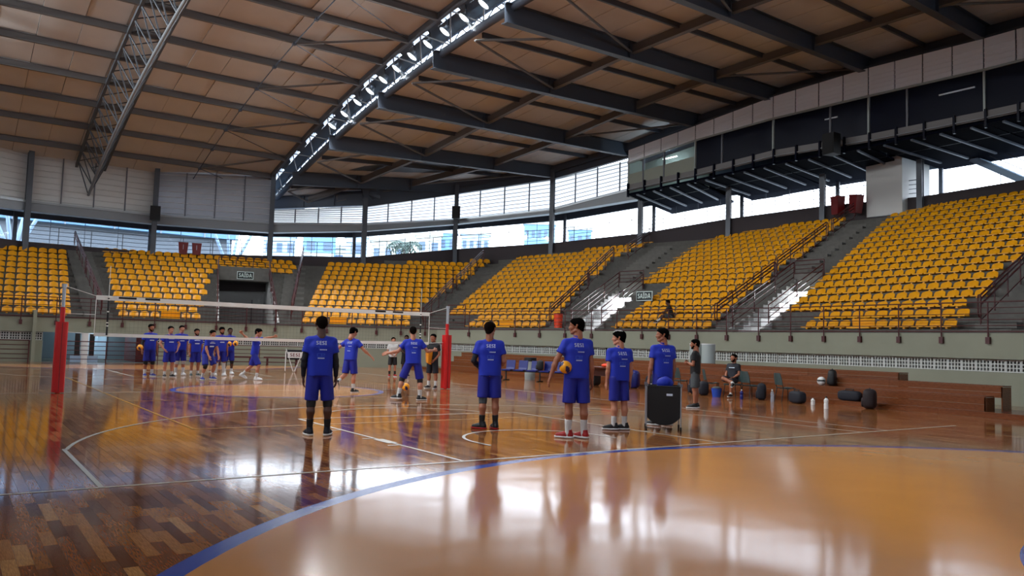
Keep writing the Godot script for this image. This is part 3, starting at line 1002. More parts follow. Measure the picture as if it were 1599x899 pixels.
func build_roof() -> void:
	# the vault between the two lit trusses: panels on purlins that run across
	var c := struct("ceiling")
	var zs := []
	for k in range(-13, 14): zs.append(-13.8 + 2.75 * k)
	zs[0] = -47.6
	zs[zs.size() - 1] = 20.0
	var x0 := -11.9
	var nx := 13
	for j in zs.size() - 1:
		var za: float = zs[j]; var zb: float = zs[j + 1]
		if zb > 2.0:
			var m := MB.new()
			m.hexa([Vector3(x0, vault_y(za), za), Vector3(9.3, vault_y(za), za), Vector3(9.3, vault_y(zb), zb), Vector3(x0, vault_y(zb), zb), Vector3(x0, vault_y(za) + 0.1, za), Vector3(9.3, vault_y(za) + 0.1, za), Vector3(9.3, vault_y(zb) + 0.1, zb), Vector3(x0, vault_y(zb) + 0.1, zb)])
			put("panel", m, M.roof, c)
			continue
		for i in nx:
			var xa := lerpf(x0, 9.3, i / float(nx)) + 0.012; var xb := lerpf(x0, 9.3, (i + 1) / float(nx)) - 0.012
			var m := MB.new()
			var g := 0.012
			var sag := 0.03 * sin(i * 1.7 + j)
			m.hexa([Vector3(xa, vault_y(za) - sag, za + g), Vector3(xb, vault_y(za) - sag, za + g), Vector3(xb, vault_y(zb) - sag, zb - g), Vector3(xa, vault_y(zb) - sag, zb - g), Vector3(xa, vault_y(za) + 0.06, za + g), Vector3(xb, vault_y(za) + 0.06, za + g), Vector3(xb, vault_y(zb) + 0.06, zb - g), Vector3(xa, vault_y(zb) + 0.06, zb - g)])
			put("panel", m, M.roof, c)
	var cover := MB.new()
	for j in zs.size() - 1:
		var za: float = zs[j]; var zb: float = zs[j + 1]
		cover.hexa([Vector3(x0, vault_y(za) + 0.12, za), Vector3(9.9, vault_y(za) + 0.12, za), Vector3(9.9, vault_y(zb) + 0.12, zb), Vector3(x0, vault_y(zb) + 0.12, zb), Vector3(x0, vault_y(za) + 0.2, za), Vector3(9.9, vault_y(za) + 0.2, za), Vector3(9.9, vault_y(zb) + 0.2, zb), Vector3(x0, vault_y(zb) + 0.2, zb)])
	put("roof_cover", cover, M.rafter, c)
	for j in range(1, zs.size() - 1):
		var m := MB.new()
		var y := vault_y(zs[j])
		m.box(Vector3((x0 + 9.3) / 2, y - 0.17, zs[j]), Vector3(9.3 - x0, 0.34, 0.03))
		m.box(Vector3((x0 + 9.3) / 2, y - 0.33, zs[j]), Vector3(9.3 - x0, 0.025, 0.17))
		m.box(Vector3((x0 + 9.3) / 2, y - 0.03, zs[j]), Vector3(9.3 - x0, 0.025, 0.17))
		put("purlin", m, M.purlin, c)
	# sag rods along the vault and struts from them to the trusses
	for x in [4.7, -7.3]:
		for j in range(1, zs.size() - 2):
			var a := Vector3(x, vault_y(zs[j]) - 0.36, zs[j]); var b := Vector3(x, vault_y(zs[j + 1]) - 0.36, zs[j + 1])
			var m := MB.new()
			m.tube(a, b, 0.03, -1, 6)
			m.box(a, Vector3(0.16, 0.14, 0.2))
			put("sag_rod", m, M.rafter, c)
			if j % 2 == 0:
				var tx := 9.2 if x > 0 else -11.8
				for q in [[j + 1, 0.06], [j - 1, 0.025]]:
					var z: float = zs[q[0]]
					m = MB.new()
					m.tube(a, Vector3(tx, vault_y(z) - 0.15, z), q[1], -1, 6)
					put("strut", m, M.purlin if q[1] > 0.04 else M.rafter, c)
	# right wing
	var r := struct("ceiling")
	var nk := RAFT_Z.size()
	for k in nk:
		var m := MB.new()
		var a := raft_in(k); var b: Vector3 = RAFT_OUT[k] + Vector3(0, 0.85, 0)
		a -= (b - a).normalized() * 0.5
		var dpt := 0.85
		m.bar(a - Vector3(0, dpt / 2, 0), b - Vector3(0, dpt / 2, 0), 0.035, dpt)
		m.bar(a - Vector3(0, 0.02, 0), b - Vector3(0, 0.02, 0), 0.34, 0.04)
		m.bar(a - Vector3(0, dpt, 0), b - Vector3(0, dpt, 0), 0.36, 0.045)
		for s in [0.36, 0.69]:
			m.bar(a.lerp(b, s) - Vector3(0, 0.03, 0), a.lerp(b, s) - Vector3(0, dpt, 0), 0.3, 0.03, (b - a).normalized())
		put("rafter", m, M.rafter, r)
	for k in nk - 1:
		var m := MB.new()
		m.bar(wing(k + 0.5, 0.02, 0.12), wing(k + 0.5, 0.99, 0.12), 0.10, 0.24)
		put("purlin", m, M.rafter, r)
		m = MB.new()
		var ea: Vector3 = RAFT_OUT[k]; var eb: Vector3 = RAFT_OUT[k + 1]
		m.bar(ea + Vector3(0, 0.52, 0), eb + Vector3(0, 0.52, 0), 0.30, 1.25)
		put("edge_beam", m, M.rafter, r)
		for s in [0.36, 0.69, 0.985]:
			m = MB.new()
			var d := 0.40 if s < 0.9 else 0.3
			m.bar(wing(k, s, 0.32), wing(k + 1, s, 0.32), 0.05, 0.44)
			m.bar(wing(k, s, 0.52), wing(k + 1, s, 0.52), 0.26, 0.04)
			put("girder", m, M.purlin if s < 0.9 else M.rafter, r)
		# bracing from the truss to the rafters
		for q in [[k + 0.5, 0.0, k, 0.36], [k + 0.5, 0.0, k + 1, 0.20], [k + 0.03, 0.69, k + 0.97, 0.98]]:
			if q[1] > 0.5 and k % 2 == 0: continue
			m = MB.new()
			m.tube(wing(q[0], q[1], 0.45), wing(q[2], q[3], 0.5), 0.06, -1, 6)
			put("brace", m, M.purlin, r)
		var ns := 11
		for h in 2:
			for s in ns:
				var k0 := k + 0.5 * h + 0.004; var k1 := k + 0.5 * h + 0.496
				var s0 := s / float(ns) + 0.0012; var s1 := (s + 1) / float(ns) - 0.0012
				m = MB.new()
				m.hexa([wing(k0, s0, 0), wing(k1, s0, 0), wing(k1, s1, 0), wing(k0, s1, 0), wing(k0, s0, -0.05), wing(k1, s0, -0.05), wing(k1, s1, -0.05), wing(k0, s1, -0.05)])
				put("panel", m, M.roof, r)
	cover = MB.new()
	for k in nk - 1:
		cover.hexa([wing(k, 0, -0.10), wing(k + 1, 0, -0.10), wing(k + 1, 1.15, -0.10), wing(k, 1.15, -0.10), wing(k, 0, -0.2), wing(k + 1, 0, -0.2), wing(k + 1, 1.15, -0.2), wing(k, 1.15, -0.2)])
	cover.hexa([Vector3(10.4, 10.3, -47.5), wing(0, 1.2, 0.4), wing(0, 1.0, 0.0), wing(0, 0, 0), Vector3(10.4, 10.5, -47.5), wing(0, 1.2, 0.2), wing(0, 1.0, -0.2), wing(0, 0, -0.2)])
	cover.hexa([wing(11, 0, 0), wing(11, 1.0, 0), Vector3(15.0, 11.5, 19.0), Vector3(10.4, 11.0, 19.5), wing(11, 0, -0.2), wing(11, 1.0, -0.2), Vector3(15.0, 11.7, 19.0), Vector3(10.4, 11.2, 19.5)])
	put("roof_cover", cover, M.rafter, r)
	# left wing, outside the picture: a plain slope with the same rafters
	var l := struct("ceiling")
	var mir := func(v: Vector3) -> Vector3: return Vector3(-2.1 - v.x, v.y, v.z)
	for k in nk:
		var m := MB.new()
		m.bar(mir.call(wing(k, 0, 0.42)), mir.call(wing(k, 1, 0.42)), 0.3, 0.85)
		put("rafter", m, M.rafter, l)
		if k == nk - 1: continue
		m = MB.new()
		m.hexa([mir.call(wing(k, 0, 0)), mir.call(wing(k + 1, 0, 0)), mir.call(wing(k + 1, 1.15, 0)), mir.call(wing(k, 1.15, 0)), mir.call(wing(k, 0, -0.2)), mir.call(wing(k + 1, 0, -0.2)), mir.call(wing(k + 1, 1.15, -0.2)), mir.call(wing(k, 1.15, -0.2))])
		put("panel", m, M.roof, l)

# ---------------------------------------------------------------- trusses and floodlights
func build_trusses() -> void:
	for side in [1, -1]:
		var X := func(x: float) -> float: return x if side == 1 else -2.4 - x
		var t := struct("truss")
		var w := struct("window_%d" % (60 + side))
		var dz := 1.375
		var n := 48
		var ch := MB.new(); var tc := MB.new(); var tc2 := MB.new()
		for k in n:
			var za := -47.2 + dz * k; var zb := za + dz
			if zb > 19.6: break
			ch.tube(Vector3(X.call(10.3), chord_y(za), za), Vector3(X.call(10.3), chord_y(zb), zb), 0.19, -1, 12, false)
			tc.bar(Vector3(X.call(9.35), vault_y(za) - 0.16, za), Vector3(X.call(9.35), vault_y(zb) - 0.16, zb), 0.16, 0.30)
			tc2.bar(Vector3(X.call(10.42), chord_y(za) + 0.66, za), Vector3(X.call(10.42), chord_y(zb) + 0.66, zb), 0.06, 0.10)
			# webs of the inner face
			var m := MB.new()
			var lo := Vector3(X.call(10.25), chord_y(za) + 0.1, za); var hi := Vector3(X.call(9.4), vault_y(zb) - 0.25, zb)
			var lo2 := Vector3(X.call(10.25), chord_y(zb) + 0.1, zb)
			if k % 2 == 0:
				m.tube(lo, hi, 0.035, -1, 6)
			else:
				m.tube(Vector3(X.call(9.4), vault_y(za) - 0.25, za), lo2, 0.035, -1, 6)
			put("web", m, M.steel_light, t)
			# webs of the outer face, in front of the light strip
			m = MB.new()
			var a := Vector3(X.call(10.34), chord_y(za) + 0.12, za); var b := Vector3(X.call(10.40), chord_y(zb) + 0.62, za + dz * 0.5)
			m.tube(a, b, 0.03, -1, 5)
			m.tube(b, Vector3(X.call(10.34), chord_y(zb) + 0.12, zb), 0.03, -1, 5)
			put("web", m, M.steel, t)
			# clerestory strip, dark lining and the upper light strip
			m = MB.new()
			m.quad(Vector3(X.call(10.46), chord_y(za) + 0.02, za + 0.06), Vector3(X.call(10.46), chord_y(zb) + 0.02, zb - 0.06), Vector3(X.call(10.46), chord_y(zb) + 0.62, zb - 0.06), Vector3(X.call(10.46), chord_y(za) + 0.62, za + 0.06))
			put("pane", m, M.glass, w)
			m = MB.new()
			m.hexa([Vector3(X.call(10.45), chord_y(za) + 0.66, za), Vector3(X.call(10.45), chord_y(zb) + 0.66, zb), Vector3(X.call(9.85), vault_y(zb) - 0.1, zb - 0.01), Vector3(X.call(9.85), vault_y(za) - 0.1, za), Vector3(X.call(10.55), chord_y(za) + 0.66, za), Vector3(X.call(10.55), chord_y(zb) + 0.66, zb), Vector3(X.call(9.95), vault_y(zb) - 0.1, zb - 0.01), Vector3(X.call(9.95), vault_y(za) - 0.1, za)])
			put("lining", m, M.plate, t)
			m = MB.new()
			m.quad(Vector3(X.call(9.85), vault_y(za) - 0.10, za + 0.05), Vector3(X.call(9.85), vault_y(zb) - 0.10, zb - 0.05), Vector3(X.call(9.45), vault_y(zb) + 0.12, zb - 0.05), Vector3(X.call(9.45), vault_y(za) + 0.12, za + 0.05))
			put("pane" if k % 2 == 0 else "lining", m, M.glow_panel if k % 2 == 0 else M.plate, w)
		put("bottom_chord", ch, M.rafter, t)
		put("top_chord", tc, M.steel, t)
		put("side_chord", tc2, M.rafter, t)
	# central truss: two upper chords in the roof, one below
	var t := struct("truss")
	var cA := MB.new(); var cB := MB.new(); var cC := MB.new()
	var dz := 1.375
	for k in 47:
		var za := -46.8 + dz * k; var zb := za + dz
		var depth := func(z: float) -> float: return 1.95
		var p := func(x: float, z: float, lower: bool) -> Vector3: return Vector3(x, vault_y(z) - (2.0 if lower else 0.3), z)
		var xl := -2.0; var xr := -0.45; var xc := -1.25
		cA.bar(p.call(xl, za, false), p.call(xl, zb, false), 0.14, 0.2)
		cB.bar(p.call(xr, za, false), p.call(xr, zb, false), 0.14, 0.2)
		cC.tube(p.call(xc, za, true), p.call(xc, zb, true), 0.085, -1, 8, false)
		var m := MB.new()
		m.tube(p.call(xl, za, false), p.call(xc, (za + zb) / 2, true), 0.035, -1, 6)
		m.tube(p.call(xc, (za + zb) / 2, true), p.call(xl, zb, false), 0.035, -1, 6)
		put("web", m, M.steel, t)
		m = MB.new()
		m.tube(p.call(xr, za, false), p.call(xc, (za + zb) / 2, true), 0.035, -1, 6)
		m.tube(p.call(xc, (za + zb) / 2, true), p.call(xr, zb, false), 0.035, -1, 6)
		m.tube(p.call(xl, za, false), p.call(xr, zb, false), 0.03, -1, 6)
		put("web", m, M.steel, t)
	put("top_chord", cA, M.steel, t)
	put("top_chord", cB, M.steel, t)
	put("bottom_chord", cC, M.steel_light, t)
	var cap := MB.new()
	cap.bar(Vector3(-2.0, vault_y(-46.8) - 0.3, -46.8), Vector3(-1.25, vault_y(-46.8) - 2.0, -46.8), 0.12, 0.14)
	cap.bar(Vector3(-0.45, vault_y(-46.8) - 0.3, -46.8), Vector3(-1.25, vault_y(-46.8) - 2.0, -46.8), 0.12, 0.14)
	put("end_frame", cap, M.steel, t)

func floodlight(p: Vector3, label: String, e: float, big := true, aim := Vector3(-3, -14, -3), cone := 75.0) -> void:
	var o := thing("floodlight", label, "floodlight", p)
	var d := aim.normalized()
	var b := Basis.looking_at(d, Vector3.RIGHT)
	var bs := Basis(b.x * 0.45, b.y, b.z)
	var holder := MB.new()
	var k := 1.0 if big else 0.8
	# bell shaped housing and bracket
	holder.lathe(Vector3.ZERO, [[0.02, -0.42 * k], [0.12 * k, -0.42 * k], [0.14 * k, -0.2 * k], [0.27 * k, 0.0], [0.28 * k, 0.03], [0.25 * k, 0.0]], 18, bs * Basis(Vector3.RIGHT, -PI / 2))
	put("housing", holder, M.galv, o)
	var m := MB.new()
	m.lathe(Vector3.ZERO, [[0.25 * k, 0.0], [0.18 * k, 0.06], [0.0, 0.09]], 18, bs * Basis(Vector3.RIGHT, -PI / 2))
	put("lens", m, M.lamp, o)
	m = MB.new()
	m.bar(-d * 0.3, -d * 0.3 + Vector3(-0.1, 0.55, 0), 0.05, 0.05)
	put("bracket", m, M.steel, o)
	var l := SpotLight3D.new()
	l.name = "beam"
	l.light_energy = e
	l.light_color = Color(0.97, 0.99, 1.0)
	l.light_size = 0.22
	l.spot_angle = cone
	l.spot_angle_attenuation = 0.6
	l.spot_range = 90.0
	l.spot_attenuation = 2.0
	l.shadow_enabled = true
	l.transform = Transform3D(b, d * 0.14)
	o.add_child(l)

func build_lights() -> void:
	var zs := [-34.85, -33.1, -31.4, -29.85, -28.3, -26.8, -25.2, -23.65, -22.1, -20.45, -18.9, -17.2, -15.4, -12.5, -9.5, -6.0]
	var which := ["lowest", "second lowest", "third lowest", "fourth lowest", "fifth lowest", "sixth lowest", "seventh lowest", "eighth lowest", "ninth lowest", "tenth lowest", "topmost whole"]
	for k in zs.size():
		var z: float = zs[k]
		var aim := Vector3(-5.0, -7.0, 2.0)
		floodlight(Vector3(9.72, vault_y(z) - 0.72, z), ("bright floodlight, %s of the row on the lit roof truss" % which[k]) if k < which.size() else "bright floodlight on the lit roof truss, %s beyond the topmost whole one" % ["first", "second", "third", "fourth", "fifth"][k - which.size()], FLOOD, true, aim)
	for k in 11:
		var z: float = -33.0 + 3.3 * k
		floodlight(Vector3(-12.12, vault_y(z) - 0.72, z), "bright floodlight on the left roof truss, %s from its far end" % ORD[k], FLOOD * 3.0, true, Vector3(26, -12, 3), 48.0)
	for q in [[-33.0, "small side floodlight beside the second lowest big one"], [-26.7, "small side floodlight beside the sixth lowest big one"], [-20.4, "small side floodlight beside the tenth lowest big one"]]:
		floodlight(Vector3(10.1, vault_y(q[0]) - 1.05, q[0]), q[1], FLOOD * 0.6, false, Vector3(8, -9, 3))

# ---------------------------------------------------------------- seats
func seat_back_mesh() -> ArrayMesh:
	# moulded shell: curved backrest with rounded upper corners
	var m := MB.new()
	var W := 0.425
	var nx := 6; var ny := 5
	var P := func(i: int, j: int, back: float) -> Vector3:
		var u := i / float(nx) * 2.0 - 1.0
		var f := j / float(ny)
		var half := W * 0.5 * (1.0 if f < 0.4 else sqrt(maxf(0.0, 1.0 - pow((f - 0.4) / 0.72, 2.6))))
		var y := 0.10 + 0.27 * f - (0.03 * u * u if f > 0.8 else 0.0)
		var z := 0.36 + 0.10 * f + 0.04 * f * f - 0.05 * u * u + back
		return Vector3(u * half, y, z)
	for b in [0.0, 0.022]:
		for j in ny:
			for i in nx:
				var q := [P.call(i, j, b), P.call(i + 1, j, b), P.call(i + 1, j + 1, b), P.call(i, j + 1, b)]
				var nn: Vector3 = (q[2] - q[0]).cross(q[3] - q[1]).normalized()
				if (nn.z > 0.0) != (b > 0.0): nn = -nn
				m.quad(q[0], q[1], q[2], q[3], nn)
	for j in ny:
		for i in [0, nx]:
			m.quad(P.call(i, j, 0.0), P.call(i, j + 1, 0.0), P.call(i, j + 1, 0.022), P.call(i, j, 0.022))
	for i in nx:
		m.quad(P.call(i, ny, 0.0), P.call(i + 1, ny, 0.0), P.call(i + 1, ny, 0.022), P.call(i, ny, 0.022))
	return m.mesh()

func seat_pan_mesh() -> ArrayMesh:
	var m := MB.new()
	var prof := [Vector2(0.0, 0.085), Vector2(0.02, 0.115), Vector2(0.10, 0.12), Vector2(0.25, 0.105), Vector2(0.38, 0.115)]
	for k in prof.size() - 1:
		for e in [[-0.215, 0.215]]:
			var a: Vector2 = prof[k]; var b: Vector2 = prof[k + 1]
			m.quad(Vector3(e[0], a.y, a.x), Vector3(e[1], a.y, a.x), Vector3(e[1], b.y, b.x), Vector3(e[0], b.y, b.x), Vector3(0, (b.x - a.x), -(b.y - a.y)).normalized())
			for s in [e[0], e[1]]:
				m.quad(Vector3(s, a.y, a.x), Vector3(s, b.y, b.x), Vector3(s, 0.065, b.x), Vector3(s, 0.065, a.x), Vector3(signf(s), 0, 0))
	m.quad(Vector3(-0.215, 0.085, 0), Vector3(0.215, 0.085, 0), Vector3(0.215, 0.065, 0.02), Vector3(-0.215, 0.065, 0.02), Vector3.FORWARD)
	m.quad(Vector3(-0.215, 0.065, 0.02), Vector3(0.215, 0.065, 0.02), Vector3(0.215, 0.065, 0.38), Vector3(-0.215, 0.065, 0.38), Vector3.DOWN)
	m.box(Vector3(0, 0.03, 0.2), Vector3(0.08, 0.075, 0.25))
	return m.mesh()

func build_seats() -> void:
	var back := seat_back_mesh()
	var pan := seat_pan_mesh()
	var cam := Vector2(-7.94, 8.71)
	var list := []
	rng.seed = 77
	for s in 6:
		var d := seg_dir(s); var o := seg_out(s)
		var b := Basis(Vector3(d.x, 0, d.y), Vector3.UP, Vector3(o.x, 0, o.y))
		for r in ROWS[s]:
			var g := seat_range(s, r)
			var n := int(floor((g.y - g.x) / 0.5 + 0.15))
			if n <= 0: continue
			var wide := -1
			if r == 0 and s in [0, 1, 2, 3, 5]: wide = int(n * [0.72, 0.5, 0.33, 0.42, 0.0, 0.35][s])
			for i in n:
				var t := g.x + 0.25 + 0.5 * i
				var p := at(s, t, 0.2 + RUN * r, seat_h(s, t, r) - SEAT_TOP)
				if wide >= 0 and i == wide:
					list.append([Vector2(p.x, p.z).distance_to(cam) - 60.0, Transform3D(b, p + b.x * 0.25), s, r, true])
				elif wide < 0 or i != wide + 1:
					list.append([Vector2(p.x, p.z).distance_to(cam), Transform3D(b, p), s, r, false])
	list.sort_custom(func(x, y): return x[0] < y[0])
	var proto: Node3D = null
	var rest := []
	var count := 0
	for e in list:
		if e[4]:
			var where = "yellow double-width seat in the first row of the " + SECTION[e[2]]
			var w := thing("wide_seat", where, "stadium seat")
			w.transform = e[1]
			var m := MB.new()
			m.box(Vector3(0, 0.06, 0.2), Vector3(0.92, 0.08, 0.4))
			put("seat", m, M.seat, w)
			m = MB.new()
			m.box(Vector3(0, 0.24, 0.41), Vector3(0.92, 0.34, 0.03), Basis(Vector3.RIGHT, -0.12))
			put("backrest", m, M.seat, w)
			continue
		if count >= 295:
			rest.append(e[1])
			continue
		count += 1
		var lab: String = "yellow plastic stadium seat in the %s row of the %s" % [ORD[e[3]], SECTION[e[2]]]
		var grp: String = "yellow seats, %s row of the %s" % [ORD[e[3]], SECTION[e[2]]]
		if proto == null:
			proto = thing("stadium_seat", lab, "stadium seat", Vector3.ZERO, 0.0, grp)
			put("backrest", back, M.seat, proto)
			put("seat", pan, M.seat, proto)
			proto.transform = e[1]
		else:
			var c: Node3D = proto.duplicate()
			c.name = numbered("stadium_seat")
			add_child(c)
			c.transform = e[1]
			tag(c, lab, "stadium seat", grp)
	var whole := ArrayMesh.new()
	var st := SurfaceTool.new()
	st.append_from(back, 0, Transform3D())
	st.append_from(pan, 0, Transform3D())
	whole = st.commit()
	var mm := MultiMesh.new()
	mm.transform_format = MultiMesh.TRANSFORM_3D
	mm.use_colors = true
	mm.mesh = whole
	mm.instance_count = rest.size()
	for i in rest.size():
		mm.set_instance_transform(i, rest[i])
		var k := rng.randf_range(0.93, 1.0)
		mm.set_instance_color(i, Color(k, k, k))
	var mi := MultiMeshInstance3D.new()
	mi.name = "stadium_seats"
	mi.multimesh = mm
	mi.material_override = M.seat
	mi.set_meta("kind", "stuff")
	tag(mi, "the farther yellow plastic stadium seats in long rows all round the stands", "stadium seats")
	add_child(mi)

# ---------------------------------------------------------------- net, posts, balls
func build_net() -> void:
	var z := -13.74
	for q in [[-5.59, "left red padded net post in the foreground", -1.0], [5.41, "right red padded net post by the waiting staff", 1.0]]:
		var x: float = q[0]
		var o := thing("net_post", q[1], "net post", Vector3(x, 0, z))
		var m := MB.new()
		m.tube(Vector3(0, 0, 0), Vector3(0, 2.1, 0), 0.055, -1, 12)
		put("lower_pole", m, M.red_pad, o)
		m = MB.new()
		m.tube(Vector3(0, 2.05, 0), Vector3(0, 2.62, 0), 0.042, -1, 12)
		m.tube(Vector3(0, 2.6, 0), Vector3(0, 2.68, 0), 0.06, -1, 12)
		put("upper_pole", m, M.galv, o)
		m = MB.new()
		var sq := PackedVector2Array()
		for k in 24:
			var a := TAU * k / 24.0
			var c := cos(a); var s := sin(a)
			var rr := 0.135 / pow(pow(absf(c), 4.0) + pow(absf(s), 4.0), 0.25)
			sq.append(Vector2(c, s) * rr)
		m.prism(sq, Transform3D(Basis(Vector3.RIGHT, -PI / 2), Vector3(0, 0.02, 0)), 1.72)
		put("pad", m, M.red_pad, o)
		m = MB.new()
		m.box(Vector3(0.0, 0.88, 0.138), Vector3(0.012, 1.68, 0.006))
		put("seam", m, M.red_rail, o)
	var net := thing("volleyball_net", "long volleyball net with white top and bottom tapes", "net", Vector3(0, 0, z))
	var sag := func(x: float) -> float: return -0.02 * (1.0 - pow((x + 0.09) / 4.9, 2.0))
	for q in [["top_tape", 2.385, 0.115], ["bottom_tape", 1.45, 0.085]]:
		var m := MB.new()
		for k in 24:
			var x0 := -4.87 + 9.6 * k / 24.0; var x1 := -4.87 + 9.6 * (k + 1) / 24.0
			m.bar(Vector3(x0, q[1] + sag.call(x0), 0), Vector3(x1, q[1] + sag.call(x1), 0), 0.012, q[2])
		put(q[0], m, M.net_white, net)
	var mesh := MB.new()
	for k in 97:
		var x := -4.85 + 0.0985 * k
		mesh.bar(Vector3(x, 1.47, 0), Vector3(x, 2.37, 0), 0.002, 0.002)
	for k in 9:
		mesh.bar(Vector3(-4.85, 1.55 + 0.1 * k, 0), Vector3(4.7, 1.55 + 0.1 * k, 0), 0.002, 0.002)
	put("mesh", mesh, M.cord, net).set_meta("kind", "stuff")
	for s in [[-4.87, -5.55], [4.73, 5.37]]:
		var m := MB.new()
		m.tube(Vector3(s[0], 1.42, 0), Vector3(s[0] + signf(s[0]) * -0.0, 2.43, 0), 0.008, -1, 6)
		put("side_cord", m, M.net_white, net)
		for h in [[2.42, 2.62], [1.95, 1.95], [1.46, 1.5]]:
			m = MB.new()
			m.tube(Vector3(s[0], h[0], 0), Vector3(s[1], h[1], 0), 0.007, -1, 6)
			put("tension_cord", m, M.net_white, net)
	for q in [[-4.59, "left net antenna with black sleeve and white stripes"], [4.41, "right net antenna with black sleeve and white stripes"]]:
		var a := thing("antenna", q[1], "antenna", Vector3(q[0], 0, z + 0.02))
		var m := MB.new()
		m.tube(Vector3(0, 1.40, 0), Vector3(0, 3.2, 0), 0.006, -1, 8)
		put("rod", m, M.net_white, a)
		m = MB.new()
		m.tube(Vector3(0, 1.44, 0), Vector3(0, 2.38, 0), 0.022, -1, 10)
		put("sleeve", m, M.black, a)
		for y in [1.66, 1.74, 2.02, 2.32]:
			m = MB.new()
			m.tube(Vector3(0, y, 0), Vector3(0, y + 0.03, 0), 0.026, -1, 10)
			put("stripe", m, M.net_white, a)
	for q in [[-4.15, 0.42], [-3.55, 0.36], [3.0, 0.36], [3.6, 0.36]]:
		var m := MB.new()
		m.box(Vector3(q[0], 2.40, 0.008), Vector3(q[1], 0.05, 0.004))
		put("tape_print", m, M.charcoal, net)

func ball_at(p: Vector3, label: String, r := 0.105) -> void:
	var o := thing("volleyball", label, "ball", p)
	# eighteen panels in swirls: alternating yellow and blue bands, each with a groove between
	var yel := MB.new(); var blu := MB.new()
	var seg := 28; var rings := 18
	for j in rings:
		for i in seg:
			var q := []
			for w in [[i, j], [i + 1, j], [i + 1, j + 1], [i, j + 1]]:
				var a = TAU * w[0] / seg; var b = PI * w[1] / rings - PI / 2
				q.append(Vector3(cos(b) * cos(a), sin(b), cos(b) * sin(a)))
			var c: Vector3 = (q[0] + q[1] + q[2] + q[3]).normalized()
			var tw := sin(c.x * 3.1 + c.y * 2.0) + sin(c.z * 3.3 - c.y * 1.4) * 0.8
			var m := yel if tw > -0.55 else blu
			m.tri3(q[0] * r, q[1] * r, q[2] * r, q[0], q[1], q[2])
			m.tri3(q[0] * r, q[2] * r, q[3] * r, q[0], q[2], q[3])
	put("yellow_panels", yel, M.ball_yellow, o)
	if not blu.v.is_empty(): put("blue_panels", blu, M.ball_blue, o)

# ---------------------------------------------------------------- furniture by the court
func chair(p: Vector3, turn: float, label: String) -> void:
	var o := thing("plastic_chair", label, "chair", p, turn)
	var m := MB.new()
	# seat shell with rolled front, and curved back
	for k in 6:
		var z0 := -0.22 + 0.07 * k; var z1 := z0 + 0.07
		var y := func(z: float) -> float: return 0.45 - 0.05 * exp(-pow((z - 0.03) / 0.16, 2.0)) - (0.03 if z < -0.19 else 0.0)
		m.hexa([Vector3(-0.22, y.call(z0) - 0.02, z0), Vector3(0.22, y.call(z0) - 0.02, z0), Vector3(0.22, y.call(z1) - 0.02, z1), Vector3(-0.22, y.call(z1) - 0.02, z1), Vector3(-0.22, y.call(z0), z0), Vector3(0.22, y.call(z0), z0), Vector3(0.22, y.call(z1), z1), Vector3(-0.22, y.call(z1), z1)])
	put("seat", m, M.chair_green, o)
	m = MB.new()
	for i in 6:
		var P := func(u: float, f: float, t: float) -> Vector3:
			var half := 0.22 * (1.0 - 0.25 * maxf(0.0, f - 0.6) / 0.4)
			return Vector3(u * half, 0.50 + 0.36 * f, 0.20 + 0.07 * f + 0.05 * (1.0 - u * u) + t)
		for j in 4:
			var u0 := i / 3.0 - 1.0; var u1 := (i + 1) / 3.0 - 1.0
			var f0 := j / 4.0; var f1 := (j + 1) / 4.0
			m.hexa([P.call(u0, f0, 0), P.call(u1, f0, 0), P.call(u1, f0, 0.018), P.call(u0, f0, 0.018), P.call(u0, f1, 0), P.call(u1, f1, 0), P.call(u1, f1, 0.018), P.call(u0, f1, 0.018)])
	put("backrest", m, M.chair_green, o)
	for s in [-1, 1]:
		for e in [[-0.18, -0.22], [0.17, 0.24]]:
			m = MB.new()
			m.tube(Vector3(s * 0.18, 0.42, e[0]), Vector3(s * 0.22, 0.0, e[1]), 0.013, -1, 8)
			put("leg", m, M.black, o)
		m = MB.new()
		m.path([Vector3(s * 0.19, 0.41, -0.18), Vector3(s * 0.19, 0.41, 0.17), Vector3(s * 0.19, 0.58, 0.23)], 0.011, 6)
		put("frame", m, M.black, o)

